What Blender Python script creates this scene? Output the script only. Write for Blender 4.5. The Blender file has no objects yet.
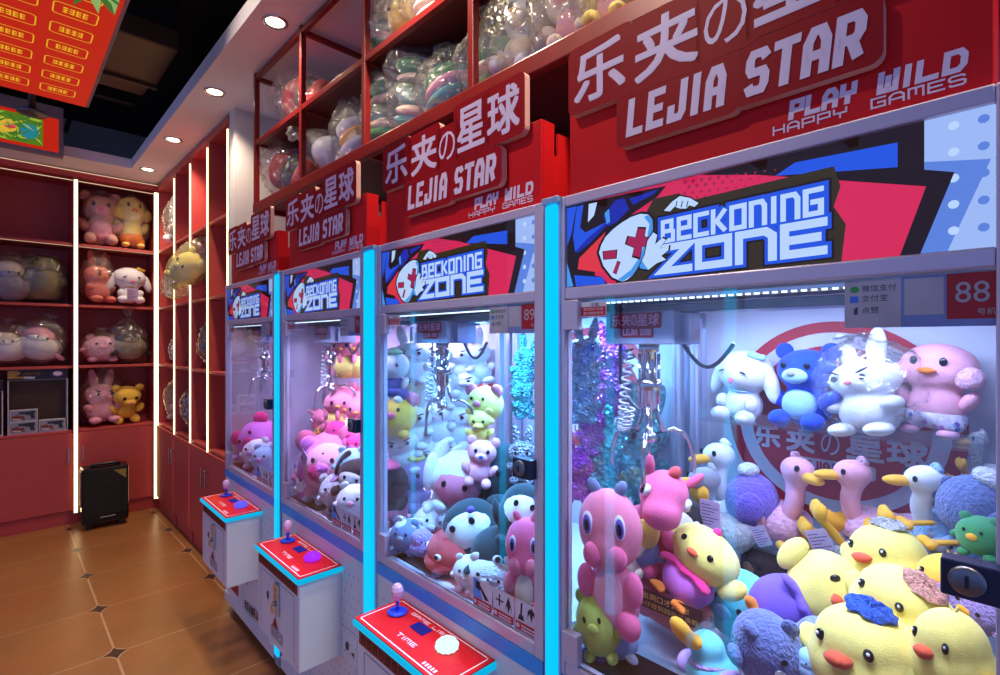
import bpy, bmesh, math, random
from mathutils import Vector, Matrix, Euler, noise
random.seed(7)
SC = bpy.context.scene
COL = SC.collection
PI = math.pi
R = math.radians
# ------------------------------------------------------------------ camera
F = 510.0; HOR = 341.0; CZ = 1.62
TH_ROOM = R(45.5); TH_ROW = R(46.5)
ROT = TH_ROOM - TH_ROW                      # the machine row stands about a degree off the room's axes
cam_d = bpy.data.cameras.new('camera'); cam = bpy.data.objects.new('camera', cam_d); COL.objects.link(cam)
cam_d.sensor_width = 36; cam_d.lens = 36*F/1000; cam_d.shift_y = (HOR-337.5)/1000; cam_d.clip_start = .02
cam.location = (0, 0, CZ); cam.rotation_euler = (PI/2, 0, TH_ROOM-PI/2)
SC.camera = cam
def row(v):                                 # row frame -> world
    x, y = v[0], v[1]; c, s = math.cos(ROT), math.sin(ROT)
    return Vector((x*c-y*s, x*s+y*c, v[2]))
def onX(px, py, X, th=TH_ROW):
    c, s = math.cos(th), math.sin(th); u = (px-500)/F
    Y = X*(s-u*c)/(c+u*s); d = X*c+Y*s
    return Vector((X, Y, CZ+(HOR-py)*d/F)), d
def onY(px, py, Y, th=TH_ROW):
    c, s = math.cos(th), math.sin(th); u = (px-500)/F
    X = Y*(c+u*s)/(s-u*c); d = X*c+Y*s
    return Vector((X, Y, CZ+(HOR-py)*d/F)), d
# ------------------------------------------------------------------ materials
MATS = {}
def lin(c):
    return tuple((x/255/12.92 if x/255 <= .04045 else ((x/255+.055)/1.055)**2.4) for x in c)
def mat(name, rgb=None, rough=.5, metal=0, emit=0, var=.12, scale=18, bump=0, bscale=60, sheen=0, coat=0, col=None):
    if name in MATS: return MATS[name]
    m = bpy.data.materials.new(name); m.use_nodes = True; MATS[name] = m
    nt = m.node_tree; N = nt.nodes; L = nt.links; b = N['Principled BSDF']
    c = col if col else lin(rgb)
    if emit:
        b.inputs['Base Color'].default_value = (*c, 1)
        b.inputs['Emission Color'].default_value = (*c, 1); b.inputs['Emission Strength'].default_value = emit
        b.inputs['Base Color'].default_value = (.0, .0, .0, 1); b.inputs['Specular IOR Level'].default_value = .1
        b.inputs['Roughness'].default_value = rough
        return m
    tc = N.new('ShaderNodeTexCoord'); nz = N.new('ShaderNodeTexNoise'); nz.inputs['Scale'].default_value = scale; nz.inputs['Detail'].default_value = 3
    L.new(tc.outputs['Object'], nz.inputs['Vector'])
    rp = N.new('ShaderNodeValToRGB')
    rp.color_ramp.elements[0].position = .3; rp.color_ramp.elements[1].position = .7
    rp.color_ramp.elements[0].color = (*[x*(1-var) for x in c], 1); rp.color_ramp.elements[1].color = (*[min(1, x*(1+var*.6)) for x in c], 1)
    L.new(nz.outputs['Fac'], rp.inputs['Fac']); L.new(rp.outputs['Color'], b.inputs['Base Color'])
    b.inputs['Roughness'].default_value = rough; b.inputs['Metallic'].default_value = metal
    if sheen:
        b.inputs['Sheen Weight'].default_value = sheen; b.inputs['Sheen Roughness'].default_value = .5
        b.inputs['Sheen Tint'].default_value = (*[min(1, x*.5+.5) for x in c], 1)
    if coat: b.inputs['Coat Weight'].default_value = coat; b.inputs['Coat Roughness'].default_value = .08
    if bump:
        n2 = N.new('ShaderNodeTexNoise'); n2.inputs['Scale'].default_value = bscale; n2.inputs['Detail'].default_value = 4
        L.new(tc.outputs['Object'], n2.inputs['Vector'])
        bp = N.new('ShaderNodeBump'); bp.inputs['Strength'].default_value = bump; bp.inputs['Distance'].default_value = .01
        L.new(n2.outputs['Fac'], bp.inputs['Height']); L.new(bp.outputs['Normal'], b.inputs['Normal'])
    return m
def glassmat(name, tint=(1, 1, 1), base=.04, rough=0.0, gl=(1, 1, 1), wrinkle=0, film=0, filmcol=(.8, .8, .8)):
    if name in MATS: return MATS[name]
    m = bpy.data.materials.new(name); m.use_nodes = True; MATS[name] = m
    nt = m.node_tree; N = nt.nodes; L = nt.links; N.remove(N['Principled BSDF']); out = N['Material Output']
    t = N.new('ShaderNodeBsdfTransparent'); t.inputs[0].default_value = (*tint, 1)
    g = N.new('ShaderNodeBsdfGlossy'); g.inputs['Color'].default_value = (*gl, 1); g.inputs['Roughness'].default_value = rough
    fr = N.new('ShaderNodeLayerWeight'); fr.inputs['Blend'].default_value = .5
    pw = N.new('ShaderNodeMath'); pw.operation = 'POWER'; pw.inputs[1].default_value = 5; L.new(fr.outputs['Facing'], pw.inputs[0])
    mx = N.new('ShaderNodeMixShader'); last = t
    if film:
        d = N.new('ShaderNodeBsdfDiffuse'); d.inputs[0].default_value = (*filmcol, 1)
        tl = N.new('ShaderNodeBsdfTranslucent'); tl.inputs[0].default_value = (*filmcol, 1)
        ad = N.new('ShaderNodeMixShader'); ad.inputs[0].default_value = .5; L.new(d.outputs[0], ad.inputs[1]); L.new(tl.outputs[0], ad.inputs[2])
        m2 = N.new('ShaderNodeMixShader'); m2.inputs[0].default_value = film
        L.new(t.outputs[0], m2.inputs[1]); L.new(ad.outputs[0], m2.inputs[2]); last = m2
    ma = N.new('ShaderNodeMath'); ma.operation = 'MULTIPLY_ADD'; ma.inputs[1].default_value = 1-base; ma.inputs[2].default_value = base
    L.new(pw.outputs[0], ma.inputs[0]); L.new(ma.outputs[0], mx.inputs[0])
    L.new(last.outputs[0], mx.inputs[1]); L.new(g.outputs[0], mx.inputs[2]); L.new(mx.outputs[0], out.inputs[0])
    if wrinkle:
        tc = N.new('ShaderNodeTexCoord'); v = N.new('ShaderNodeTexVoronoi'); v.inputs['Scale'].default_value = 14
        nz = N.new('ShaderNodeTexNoise'); nz.inputs['Scale'].default_value = 6
        mv = N.new('ShaderNodeMixRGB'); mv.inputs[0].default_value = .35
        L.new(tc.outputs['Object'], nz.inputs['Vector']); L.new(tc.outputs['Object'], mv.inputs[1]); L.new(nz.outputs['Color'], mv.inputs[2])
        L.new(mv.outputs[0], v.inputs['Vector'])
        bp = N.new('ShaderNodeBump'); bp.inputs['Strength'].default_value = wrinkle; bp.inputs['Distance'].default_value = .03
        L.new(v.outputs['Distance'], bp.inputs['Height'])
        L.new(bp.outputs['Normal'], g.inputs['Normal']); L.new(bp.outputs['Normal'], fr.inputs['Normal'])
    return m
def foil(name, rgb):
    if name in MATS: return MATS[name]
    m = mat(name, rgb, rough=.24, metal=.35, var=.3, scale=8)
    N = m.node_tree.nodes; L = m.node_tree.links
    tc = N.new('ShaderNodeTexCoord'); v = N.new('ShaderNodeTexVoronoi'); v.inputs['Scale'].default_value = 17
    L.new(tc.outputs['Object'], v.inputs['Vector'])
    bp = N.new('ShaderNodeBump'); bp.inputs['Strength'].default_value = .9; bp.inputs['Distance'].default_value = .05
    L.new(v.outputs['Distance'], bp.inputs['Height']); L.new(bp.outputs['Normal'], N['Principled BSDF'].inputs['Normal'])
    return m
def plush(name, rgb):
    return mat('plush_'+name, rgb, rough=.95, var=.1, scale=5, bump=.16, bscale=60, sheen=.35)
def fluffy(name, rgb):
    return mat('fluffy_'+name, rgb, rough=1, var=.22, scale=16, bump=1.0, bscale=22, sheen=.6)
# ------------------------------------------------------------------ geometry helpers
class MB:
    def __init__(s): s.bm = bmesh.new()
    def add(s, fn, mi=0, M=None):
        n = len(s.bm.faces); fn(s.bm)
        s.bm.faces.ensure_lookup_table()
        for f in s.bm.faces[n:]: f.material_index = mi
        return s
    def box(s, x0, x1, y0, y1, z0, z1, mi=0, bev=0):
        t = bmesh.new(); bmesh.ops.create_cube(t, size=1)
        for v in t.verts: v.co = Vector(((x0+x1)/2+v.co.x*(x1-x0), (y0+y1)/2+v.co.y*(y1-y0), (z0+z1)/2+v.co.z*(z1-z0)))
        if bev: bmesh.ops.bevel(t, geom=t.edges[:], offset=bev, segments=2, affect='EDGES', profile=.5)
        return s.join(t, mi)
    def join(s, t, mi=0, M=None, smooth=False):
        if M is not None: bmesh.ops.transform(t, matrix=M, verts=t.verts[:])
        mp = [s.bm.verts.new(v.co) for v in t.verts]
        t.verts.index_update()
        for f in t.faces:
            try:
                nf = s.bm.faces.new([mp[v.index] for v in f.verts]); nf.material_index = mi; nf.smooth = smooth or f.smooth
            except ValueError: pass
        t.free(); return s
    def ell(s, c, r, rot=(0, 0, 0), mi=0, u=16, v=10):
        t = bmesh.new(); bmesh.ops.create_uvsphere(t, u_segments=u, v_segments=v, radius=1)
        M = Matrix.Translation(c) @ Euler(rot).to_matrix().to_4x4() @ Matrix.Diagonal((*r, 1))
        return s.join(t, mi, M, True)
    def cyl(s, p0, p1, r0, r1=None, mi=0, n=16, smooth=True):
        r1 = r0 if r1 is None else r1; p0 = Vector(p0); p1 = Vector(p1); d = p1-p0
        t = bmesh.new(); bmesh.ops.create_cone(t, cap_ends=True, segments=n, radius1=r0, radius2=r1, depth=d.length)
        for f in t.faces: f.smooth = smooth and len(f.verts) == 4
        return s.join(t, mi, Matrix.Translation((p0+p1)/2) @ d.to_track_quat('Z', 'Y').to_matrix().to_4x4())
    def tube(s, pts, r, mi=0, n=8):
        pts = [Vector(p) for p in pts]; rings = []
        rr = r if isinstance(r, (list, tuple)) else [r]*len(pts)
        up = Vector((.13, .21, 1)).normalized()
        for i, p in enumerate(pts):
            t = (pts[min(i+1, len(pts)-1)]-pts[max(i-1, 0)]).normalized()
            a = t.cross(up); a = a.normalized() if a.length > 1e-4 else Vector((1, 0, 0)); b = t.cross(a)
            rings.append([s.bm.verts.new(p+(a*math.cos(2*PI*k/n)+b*math.sin(2*PI*k/n))*rr[i]) for k in range(n)])
        for i in range(len(rings)-1):
            for k in range(n):
                f = s.bm.faces.new((rings[i][k], rings[i][(k+1) % n], rings[i+1][(k+1) % n], rings[i+1][k])); f.smooth = True; f.material_index = mi
        for q in (rings[0][::-1], rings[-1]):
            f = s.bm.faces.new(q); f.material_index = mi
        return s
    def prism(s, poly, fn, t0, t1, mi=0, ms=None):        # polygon (a,b) swept between t0 and t1; fn(a,b,t) -> xyz
        A = [s.bm.verts.new(fn(a, b, t0)) for a, b in poly]; B = [s.bm.verts.new(fn(a, b, t1)) for a, b in poly]
        n = len(poly)
        for q in ([A, B[::-1]]):
            f = s.bm.faces.new(q); f.material_index = mi
        for i in range(n):
            f = s.bm.faces.new((A[i], B[i], B[(i+1) % n], A[(i+1) % n])); f.material_index = mi if ms is None else ms
        return s
    def flat(s, poly, fn, t, mi=0):
        f = s.bm.faces.new([s.bm.verts.new(fn(a, b, t)) for a, b in poly]); f.material_index = mi
        return s
    def lathe(s, prof, c=(0, 0, 0), n=24, mi=0, M=None, caps=True):
        rings = []
        for r, z in prof:
            rings.append([s.bm.verts.new((M @ Vector((r*math.cos(2*PI*k/n), r*math.sin(2*PI*k/n), z)) if M else Vector((c[0]+r*math.cos(2*PI*k/n), c[1]+r*math.sin(2*PI*k/n), c[2]+z)))) for k in range(n)])
        for i in range(len(rings)-1):
            for k in range(n):
                f = s.bm.faces.new((rings[i][k], rings[i][(k+1) % n], rings[i+1][(k+1) % n], rings[i+1][k])); f.smooth = True; f.material_index = mi
        for q in (rings[0][::-1], rings[-1]) if caps else ():
            f = s.bm.faces.new(q); f.material_index = mi
        return s
    def mesh(s, name, normals=True):
        if normals: bmesh.ops.recalc_face_normals(s.bm, faces=s.bm.faces[:])
        me = bpy.data.meshes.new(name); s.bm.to_mesh(me); s.bm.free(); return me
def link(name, me, mats, parent=None, loc=None, rot=None):
    o = bpy.data.objects.new(name, me); COL.objects.link(o)
    for i, m in enumerate(mats if isinstance(mats, (list, tuple)) else [mats]):
        if len(me.materials) <= i: me.materials.append(m)
        elif me.materials[i] is not m:
            o.material_slots[i].link = 'OBJECT'; o.material_slots[i].material = m
    if parent is not None: o.parent = parent
    if loc is not None: o.location = loc
    if rot is not None: o.rotation_euler = rot
    return o
CACHE = {}
def cached(key, fn):
    if key not in CACHE: CACHE[key] = fn()
    return CACHE[key]
def tag(o, label, cat, group=None):
    o['label'] = label; o['category'] = cat
    if group: o['group'] = group
    return o
def thing(name, label, cat, loc=(0, 0, 0), rot=(0, 0, 0), group=None):
    o = bpy.data.objects.new(name, None); COL.objects.link(o); o.empty_display_size = .05
    o.location = loc; o.rotation_euler = rot
    return tag(o, label, cat, group)
def struct(name, mb, m):
    o = link(name, mb.mesh(name), m); o['kind'] = 'structure'; return o
# text -------------------------------------------------------------
def text_geo(body, bold=0.0):
    def go():
        cu = bpy.data.curves.new('t', 'FONT'); cu.body = body; cu.resolution_u = 3; cu.fill_mode = 'BOTH'; cu.offset = bold
        ob = bpy.data.objects.new('t', cu); COL.objects.link(ob)
        dg = bpy.context.evaluated_depsgraph_get(); dg.update()
        me = bpy.data.meshes.new_from_object(ob.evaluated_get(dg)); 
        vs = [v.co.copy() for v in me.vertices]; fs = [tuple(p.vertices) for p in me.polygons]
        bpy.data.objects.remove(ob); bpy.data.meshes.remove(me); bpy.data.curves.remove(cu)
        return vs, fs
    return cached(('text', body, bold), go)
def text_on(mb, body, box, fn, t, mi=0, bold=0.0, shear=0):
    """glyphs fitted in box (a0,a1,b0,b1) of a plane; fn(a,b,t) -> xyz"""
    if bold:
        h = box[3]-box[2]; q = bold*h*2
        for i, j in ((-1, -1), (-1, 1), (1, -1), (1, 1), (0, 1), (0, -1), (1, 0), (-1, 0)): t -= .00007; text_on(mb, body, (box[0]+i*q, box[1]+i*q, box[2]+j*q, box[3]+j*q), fn, t, mi, 0, shear)
        bold = 0; t -= .00007
    vs, fs = text_geo(body, 0)
    if not vs: return
    x0 = min(v.x for v in vs); x1 = max(v.x for v in vs); y0 = min(v.y for v in vs); y1 = max(v.y for v in vs)
    a0, a1, b0, b1 = box
    nv = []
    for v in vs:
        p = (v.x-x0)/(x1-x0+1e-9); q = (v.y-y0)/(y1-y0+1e-9)
        nv.append(mb.bm.verts.new(fn(a0+(a1-a0)*p+shear*(q-.5)*(b1-b0), b0+(b1-b0)*q, t)))
    for f in fs:
        try:
            nf = mb.bm.faces.new([nv[i] for i in f]); nf.material_index = mi
        except ValueError: pass
G = {'A': [[(0, 0), (0, .72), (.28, 1), (.72, 1), (1, .72), (1, 0)], [(0, .38), (1, .38)]], 'a': [[(0, 0), (.38, 1), (.62, 1), (1, 0)], [(.15, .33), (.85, .33)]],
     'B': [[(0, 0), (0, 1), (.85, 1), (.85, .5), (0, .5)], [(.85, .5), (1, .45), (1, 0), (0, 0)]], 'C': [[(1, 1), (0, 1), (0, 0), (1, 0)]],
     'D': [[(0, 0), (0, 1), (.75, 1), (1, .75), (1, .25), (.75, 0), (0, 0)]], 'E': [[(1, 1), (0, 1), (0, 0), (1, 0)], [(0, .5), (.85, .5)]],
     'G': [[(1, 1), (0, 1), (0, 0), (1, 0), (1, .5), (.5, .5)]], 'H': [[(0, 0), (0, 1)], [(1, 0), (1, 1)], [(0, .5), (1, .5)]], 'I': [[(.5, 0), (.5, 1)]],
     'J': [[(1, 1), (1, .15), (.8, 0), (0, 0), (0, .3)]], 'K': [[(0, 0), (0, 1)], [(1, 1), (.3, .5), (1, 0)], [(0, .5), (.3, .5)]], 'L': [[(0, 1), (0, 0), (1, 0)]],
     'M': [[(0, 0), (0, 1), (1, 1), (1, 0)], [(.5, 1), (.5, .3)]], 'N': [[(0, 0), (0, 1), (.8, 1), (1, .8), (1, 0)]], 'O': [[(0, 0), (0, 1), (1, 1), (1, 0), (0, 0)]],
     'P': [[(0, 0), (0, 1), (1, 1), (1, .42), (0, .42)]], 'R': [[(0, 0), (0, 1), (.8, 1), (1, .85), (1, .6), (.8, .45), (0, .45)], [(.6, .45), (1, 0)]],
     'S': [[(1, .85), (.8, 1), (.15, 1), (0, .85), (0, .62), (.15, .5), (.85, .5), (1, .38), (1, .15), (.85, 0), (.15, 0), (0, .15)]], 'T': [[(0, 1), (1, 1)], [(.5, 1), (.5, 0)]],
     'W': [[(0, 1), (0, 0), (1, 0), (1, 1)], [(.5, 0), (.5, .7)]], 'Y': [[(0, 1), (0, .5), (1, .5), (1, 1)], [(.5, .5), (.5, 0)]], 'Z': [[(0, 1), (1, 1), (0, 0), (1, 0)]],
     'U': [[(0, 1), (0, 0), (1, 0), (1, 1)]], 'e': [[(0, .5), (1, .5), (1, 1), (0, 1), (0, 0), (1, 0)]], 'F': [[(1, 1), (0, 1), (0, 0)], [(0, .5), (.8, .5)]]}
def strokes(mb, s, box, w, fn, t, mi=0, gap=.35, shear=0, slope=0, narrow=1.0):
    """block lettering from ribbons of width w, fitted in box"""
    a0, a1, b0, b1 = box
    wid = [.25 if ch == 'I' else (.5 if ch == ' ' else narrow) for ch in s]
    tot = sum(wid)+gap*(len(s)-1); k = (a1-a0-w)/tot; x = a0+w/2
    for ch, wd in zip(s, wid):
        for pl in G.get(ch, []):
            pts = [Vector((x+p*wd*k, b0+w/2+q*(b1-b0-w))) for p, q in pl]
            closed = (pts[0]-pts[-1]).length < 1e-7
            if closed: pts = pts[:-1]
            n = len(pts); L = []; Rr = []
            for i in range(n):
                if closed or 0 < i < n-1:
                    d0 = (pts[i]-pts[i-1]).normalized(); d1 = (pts[(i+1) % n]-pts[i]).normalized()
                    m = Vector((-d0.y-d1.y, d0.x+d1.x)); 
                    if m.length < 1e-4: m = Vector((-d0.y, d0.x))
                    m.normalize(); c = max(.35, m.dot(Vector((-d0.y, d0.x)))); o = m*(w/2/c); P = pts[i]
                else:
                    d = (pts[1]-pts[0]).normalized() if i == 0 else (pts[-1]-pts[-2]).normalized()
                    o = Vector((-d.y, d.x))*w/2; P = pts[i]+d*(w/2)*(-1 if i == 0 else 1)*(.98 if abs(d.x) < .05 or abs(d.y) < .05 else .25)
                L.append(P+o); Rr.append(P-o)
            fnn = lambda v: (v.x+shear*(v.y-b0), v.y+slope*(v.x-a0))
            for i in range(n if closed else n-1):
                j = (i+1) % n
                mb.flat([fnn(v) for v in (Rr[i], Rr[j], L[j], L[i])], fn, t, mi)
        x += (wd+gap)*k
def rrect(a0, a1, b0, b1, r, n=4):
    P = []
    for cx, cy, st in ((a1-r, b1-r, 0), (a0+r, b1-r, 90), (a0+r, b0+r, 180), (a1-r, b0+r, 270)):
        for i in range(n+1):
            t = R(st+90*i/n); P.append((cx+r*math.cos(t), cy+r*math.sin(t)))
    return P
# ------------------------------------------------------------------ shared materials
RED = mat('red_lacquered_board', (205, 28, 34), rough=.38, var=.06, scale=3)
REDP = mat('dark_red_letter_plate', (158, 14, 26), rough=.5, var=.06, scale=3)
for m_ in (RED, REDP): m_.node_tree.nodes['Principled BSDF'].inputs['Specular IOR Level'].default_value = .18
LILAC = mat('pale_lilac_vinyl', (232, 214, 236), rough=.5, var=.03)
FRAME = mat('lavender_coated_metal', (205, 196, 218), rough=.34, metal=.25, var=.04, scale=6)
WHITE = mat('white_coated_metal', (222, 222, 230), rough=.4, var=.03, scale=6)
INWHITE = mat('white_inner_panel', (222, 224, 238), rough=.45, var=.03, scale=4)
BLUE = mat('blue_stripe_vinyl', (56, 158, 246), rough=.4, var=.04)
CHROME = mat('brushed_chrome', (205, 208, 215), rough=.16, metal=1, var=.08)
STEEL = mat('grey_steel', (120, 124, 135), rough=.35, metal=.9, var=.12)
BLACK = mat('black_plastic', (14, 14, 18), rough=.35, var=.2)
DGREY = mat('dark_grey_plastic', (50, 52, 60), rough=.5)
CYAN = mat('cyan_light', emit=1.25, col=(0, .50, 1.0))
CYANF = mat('bright_cyan_light', emit=2.4, col=(.02, .50, 1.0))
CYAN2 = mat('cyan_trim_light', emit=.9, col=(.0, .50, .85))
LEDW = mat('cool_white_led', emit=2.5, col=(.55, .75, 1))
WARM = mat('warm_white_led', emit=4.0, col=(1, .72, .36))
GLASS = glassmat('clear_glass', base=.045)
COVER = glassmat('picture_cover_acrylic', base=.015)
ACRYL = glassmat('clear_acrylic', tint=(.96, .98, 1), base=.06, film=.03)
BAG = glassmat('clear_plastic_bag', base=.10, rough=.16, wrinkle=.3, film=.09, filmcol=(.9, .88, .84))
BAGY = glassmat('yellowish_plastic_bag', base=.10, rough=.17, wrinkle=.3, film=.2, filmcol=(.85, .80, .50))
FILM = glassmat('pale_film_glass', base=.08, film=.55, filmcol=(.66, .60, .76))
LETW = mat('lightbox_white', emit=1, col=lin((186, 214, 255)))
LB = {k: mat('lightbox_'+k, emit=1, col=lin(v)) for k, v in dict(pink=(214, 38, 86), red=(222, 52, 62), pale=(158, 186, 246), mid=(92, 130, 222), navy=(28, 40, 170), royal=(34, 84, 226), sky=(70, 150, 235), olive=(52, 42, 8), dark=(30, 14, 10), maroon=(160, 30, 80)).items()}
TAGM = mat('lilac_paper_tag', (206, 180, 214), rough=.7, var=.05)
TAGI = mat('tag_print', (96, 70, 130), rough=.7)
EYE = mat('glossy_black_eye', (8, 8, 12), rough=.12, var=.02)
EYEW = mat('white_eye_spot', (240, 240, 245), rough=.3, var=.02)
# ------------------------------------------------------------------ room
mb = MB(); mb.box(-4.2, 1.95, -2.6, 6.5, -.08, 0)
FLOOR = mat('brown_stone_floor_tile', (164, 112, 64), rough=.30, var=.22, scale=2.2, bump=.08, bscale=30)
def floor_nodes(m):
    nt = m.node_tree; N = nt.nodes; L = nt.links; b = N['Principled BSDF']
    base = b.inputs['Base Color'].links[0].from_socket
    g = N.new('ShaderNodeNewGeometry'); sp = N.new('ShaderNodeSeparateXYZ'); L.new(g.outputs['Position'], sp.inputs[0])
    def mt(op, a, c=None, d=None):
        n = N.new('ShaderNodeMath'); n.operation = op
        for i, v in enumerate((a, c, d)):
            if v is None: continue
            if hasattr(v, 'links') or hasattr(v, 'is_linked'): L.new(v, n.inputs[i])
            else: n.inputs[i].default_value = v
        return n.outputs[0]
    def dist(s, off):
        q = mt('WRAP', mt('SUBTRACT', s, off), .305, -.305)
        return mt('ABSOLUTE', q)
    dx = dist(sp.outputs[0], .432); dy = dist(sp.outputs[1], 3.288)
    star = mt('ADD', mt('POWER', dx, .62), mt('POWER', dy, .62))
    instar = mt('LESS_THAN', star, (.070**.62)); inring = mt('LESS_THAN', star, (.086**.62))
    lx = mt('LESS_THAN', dx, .0055); ly = mt('LESS_THAN', dy, .0032)
    line = mt('MAXIMUM', mt('MAXIMUM', lx, ly), inring)
    m1 = N.new('ShaderNodeMixRGB'); L.new(line, m1.inputs[0]); L.new(base, m1.inputs[1]); m1.inputs[2].default_value = (*lin((196, 156, 118)), 1)
    m2 = N.new('ShaderNodeMixRGB'); L.new(instar, m2.inputs[0]); L.new(m1.outputs[0], m2.inputs[1]); m2.inputs[2].default_value = (*lin((72, 50, 42)), 1)
    L.new(m2.outputs[0], b.inputs['Base Color'])
    # broad reddish and ochre drift in the stone
    n3 = N.new('ShaderNodeTexNoise'); n3.inputs['Scale'].default_value = 1.1; n3.inputs['Detail'].default_value = 2
    L.new(g.outputs['Position'], n3.inputs['Vector'])
    m3 = N.new('ShaderNodeMixRGB'); m3.blend_type = 'MIX'; r3 = N.new('ShaderNodeValToRGB')
    r3.color_ramp.elements[0].position = .42; r3.color_ramp.elements[1].position = .62
    L.new(n3.outputs['Fac'], r3.inputs[0]); mm = mt('MULTIPLY', r3.outputs[0], .3)
    L.new(mm, m3.inputs[0]); L.new(base, m3.inputs[1]); m3.inputs[2].default_value = (*lin((136, 66, 36)), 1)
    L.new(m3.outputs[0], m1.inputs[1])
floor_nodes(FLOOR)
struct('floor', mb, FLOOR)
WALLW = mat('warm_white_plaster', (214, 206, 204), rough=.8, var=.04, scale=3)
SOFF = mat('white_soffit_paint', (244, 238, 242), rough=.75, var=.04, scale=2)
CEILB = mat('black_open_ceiling', (13, 11, 11), rough=.6, var=.4, scale=2)
mb = MB(); mb.box(-4.2, 1.95, 6.4, 6.5, 0, 3.75); struct('wall_back', mb, WALLW)
mb = MB(); mb.box(1.85, 1.95, -2.6, 6.4, 0, 3.75); struct('wall_right', mb, WALLW)
mb = MB(); mb.box(1.10, 1.85, 3.60, 3.70, 0, 3.15); struct('trim_1', mb, WALLW)
mb = MB(); mb.box(-4.2, 1.95, -2.6, 6.5, 3.75, 3.83)
for i, y in enumerate((1.3, 2.15, 2.95, 3.72, 4.3, 5.05)): mb.box(-4.2, .8, y, y+.07, 3.55, 3.75)
for x in (-.2, .45): mb.cyl((x, -2, 3.6), (x, 6.3, 3.6), .018)
struct('ceiling', mb, CEILB)
mb = MB()
mb.box(.84, 1.85, -2.6, 6.4, 3.15, 3.235); mb.box(-4.2, .84, 5.52, 6.4, 3.15, 3.235)
struct('trim_2', mb, SOFF)
DUCT = mat('brown_coated_duct', (78, 54, 36), rough=.42, metal=.3, var=.15, scale=3)
mb = MB(); mb.box(-.9, .80, 3.66, 4.30, 3.42, 3.55, bev=.01); mb.box(-.9, .78, 4.42, 4.62, 3.46, 3.55, bev=.01)
mb.box(-.9, .80, 4.27, 4.30, 3.40, 3.42)
tag(link('ventilation_duct', mb.mesh('ventilation_duct'), DUCT), 'brown sheet duct crossing the black open ceiling', 'duct')
# downlights in the soffit
for i, y in enumerate((2.50, 3.46, 4.50, 5.44, 1.40, .45, -.5)):
    if i < 4:
        d = thing('recessed_downlight', ['round downlight in the white soffit beside the red storage rack', 'second round downlight along the white soffit from the rack', 'third round downlight along the white soffit from the rack', 'round downlight in the soffit corner above the corner shelves'][i], 'ceiling light', (.945, y, 3.15), group='downlights in the soffit')
        m = cached('dl_ring', lambda: MB().lathe([(.043, -.004), (.054, -.008), (.060, -.002), (.060, .0), (.042, .0)], n=28, caps=False).mesh('trim_ring'))
        link('trim_ring', m, CHROME, d)
        m = cached('dl_lens', lambda: MB().lathe([(.002, -.003), (.041, -.003), (.043, 0), (.002, .001)], n=24).mesh('lens'))
        link('lens', m, mat('downlight_lens', emit=9, col=(1, .9, .76)), d)
    l = bpy.data.lights.new('downlight', 'SPOT'); l.energy = 60 if y > 2 else 95; l.color = (1, .80, .60); l.spot_size = R(120); l.spot_blend = .9; l.shadow_soft_size = .04
    o = bpy.data.objects.new('downlight_lamp', l); COL.objects.link(o); o.location = (.945, y, 3.135)
for (x, y), (tx_, ty_, tz_), en in (((-.35, 1.2), (1.05, 1.0, 2.45), 70), ((-.35, 2.5), (1.08, 2.3, 2.65), 60)):  # added unseen spots that brighten the rack and the sign boards
    l = bpy.data.lights.new('rack_fill_spot', 'SPOT'); l.energy = en; l.color = (1, .82, .66); l.spot_size = R(62); l.spot_blend = .7; l.shadow_soft_size = .04
    o = bpy.data.objects.new('rack_fill_spot_lamp', l); COL.objects.link(o); o.location = (x, y, 3.5); o.rotation_euler = (Vector((tx_, ty_, tz_))-Vector((x, y, 3.5))).to_track_quat('-Z', 'Y').to_euler()
for x, y in ((-.5, 4.6), (-.5, 3.1), (-1.6, 4.2), (-.4, 1.2)):
    l = bpy.data.lights.new('ceiling_spot', 'SPOT'); l.energy = 36; l.color = (1, .68, .40); l.spot_size = R(95); l.spot_blend = .8; l.shadow_soft_size = .05
    o = bpy.data.objects.new('ceiling_spot_lamp', l); COL.objects.link(o); o.location = (x, y, 3.5)
w = bpy.data.worlds.new('world'); SC.world = w; w.use_nodes = True
w.node_tree.nodes['Background'].inputs[0].default_value = (.20, .30, .72, 1); w.node_tree.nodes['Background'].inputs[1].default_value = 1.1
# ------------------------------------------------------------------ hanging signs
SIGNR = mat('menu_sign_red', emit=.8, col=lin((206, 40, 22)))
SIGNY = mat('menu_sign_gold', emit=.9, col=lin((236, 178, 40)))
LEAFA = mat('sign_leaf_green', emit=.8, col=lin((70, 120, 50))); LEAFB = mat('sign_leaf_light', emit=.8, col=lin((150, 190, 110)))
GREYM = mat('grey_sign_casing', (150, 138, 142), rough=.5, var=.05)
sg = thing('menu_light_box', 'large red ceiling sign with rows of gold menu lettering', 'sign', (0, 0, 2.85))
mb = MB(); mb.box(-1.3, .34, 1.3, 3.455, .004, .10, bev=.004); link('casing', mb.mesh('casing'), GREYM, sg)
mb = MB(); mb.box(-1.3, .325, 1.3, 3.44, -.001, .004); link('face', mb.mesh('face'), SIGNR, sg)
dn = lambda a, b, t: Vector((a, -b, t))       # seen from below: right is +x, up is towards the viewer
mb = MB()
mcol = []
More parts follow.
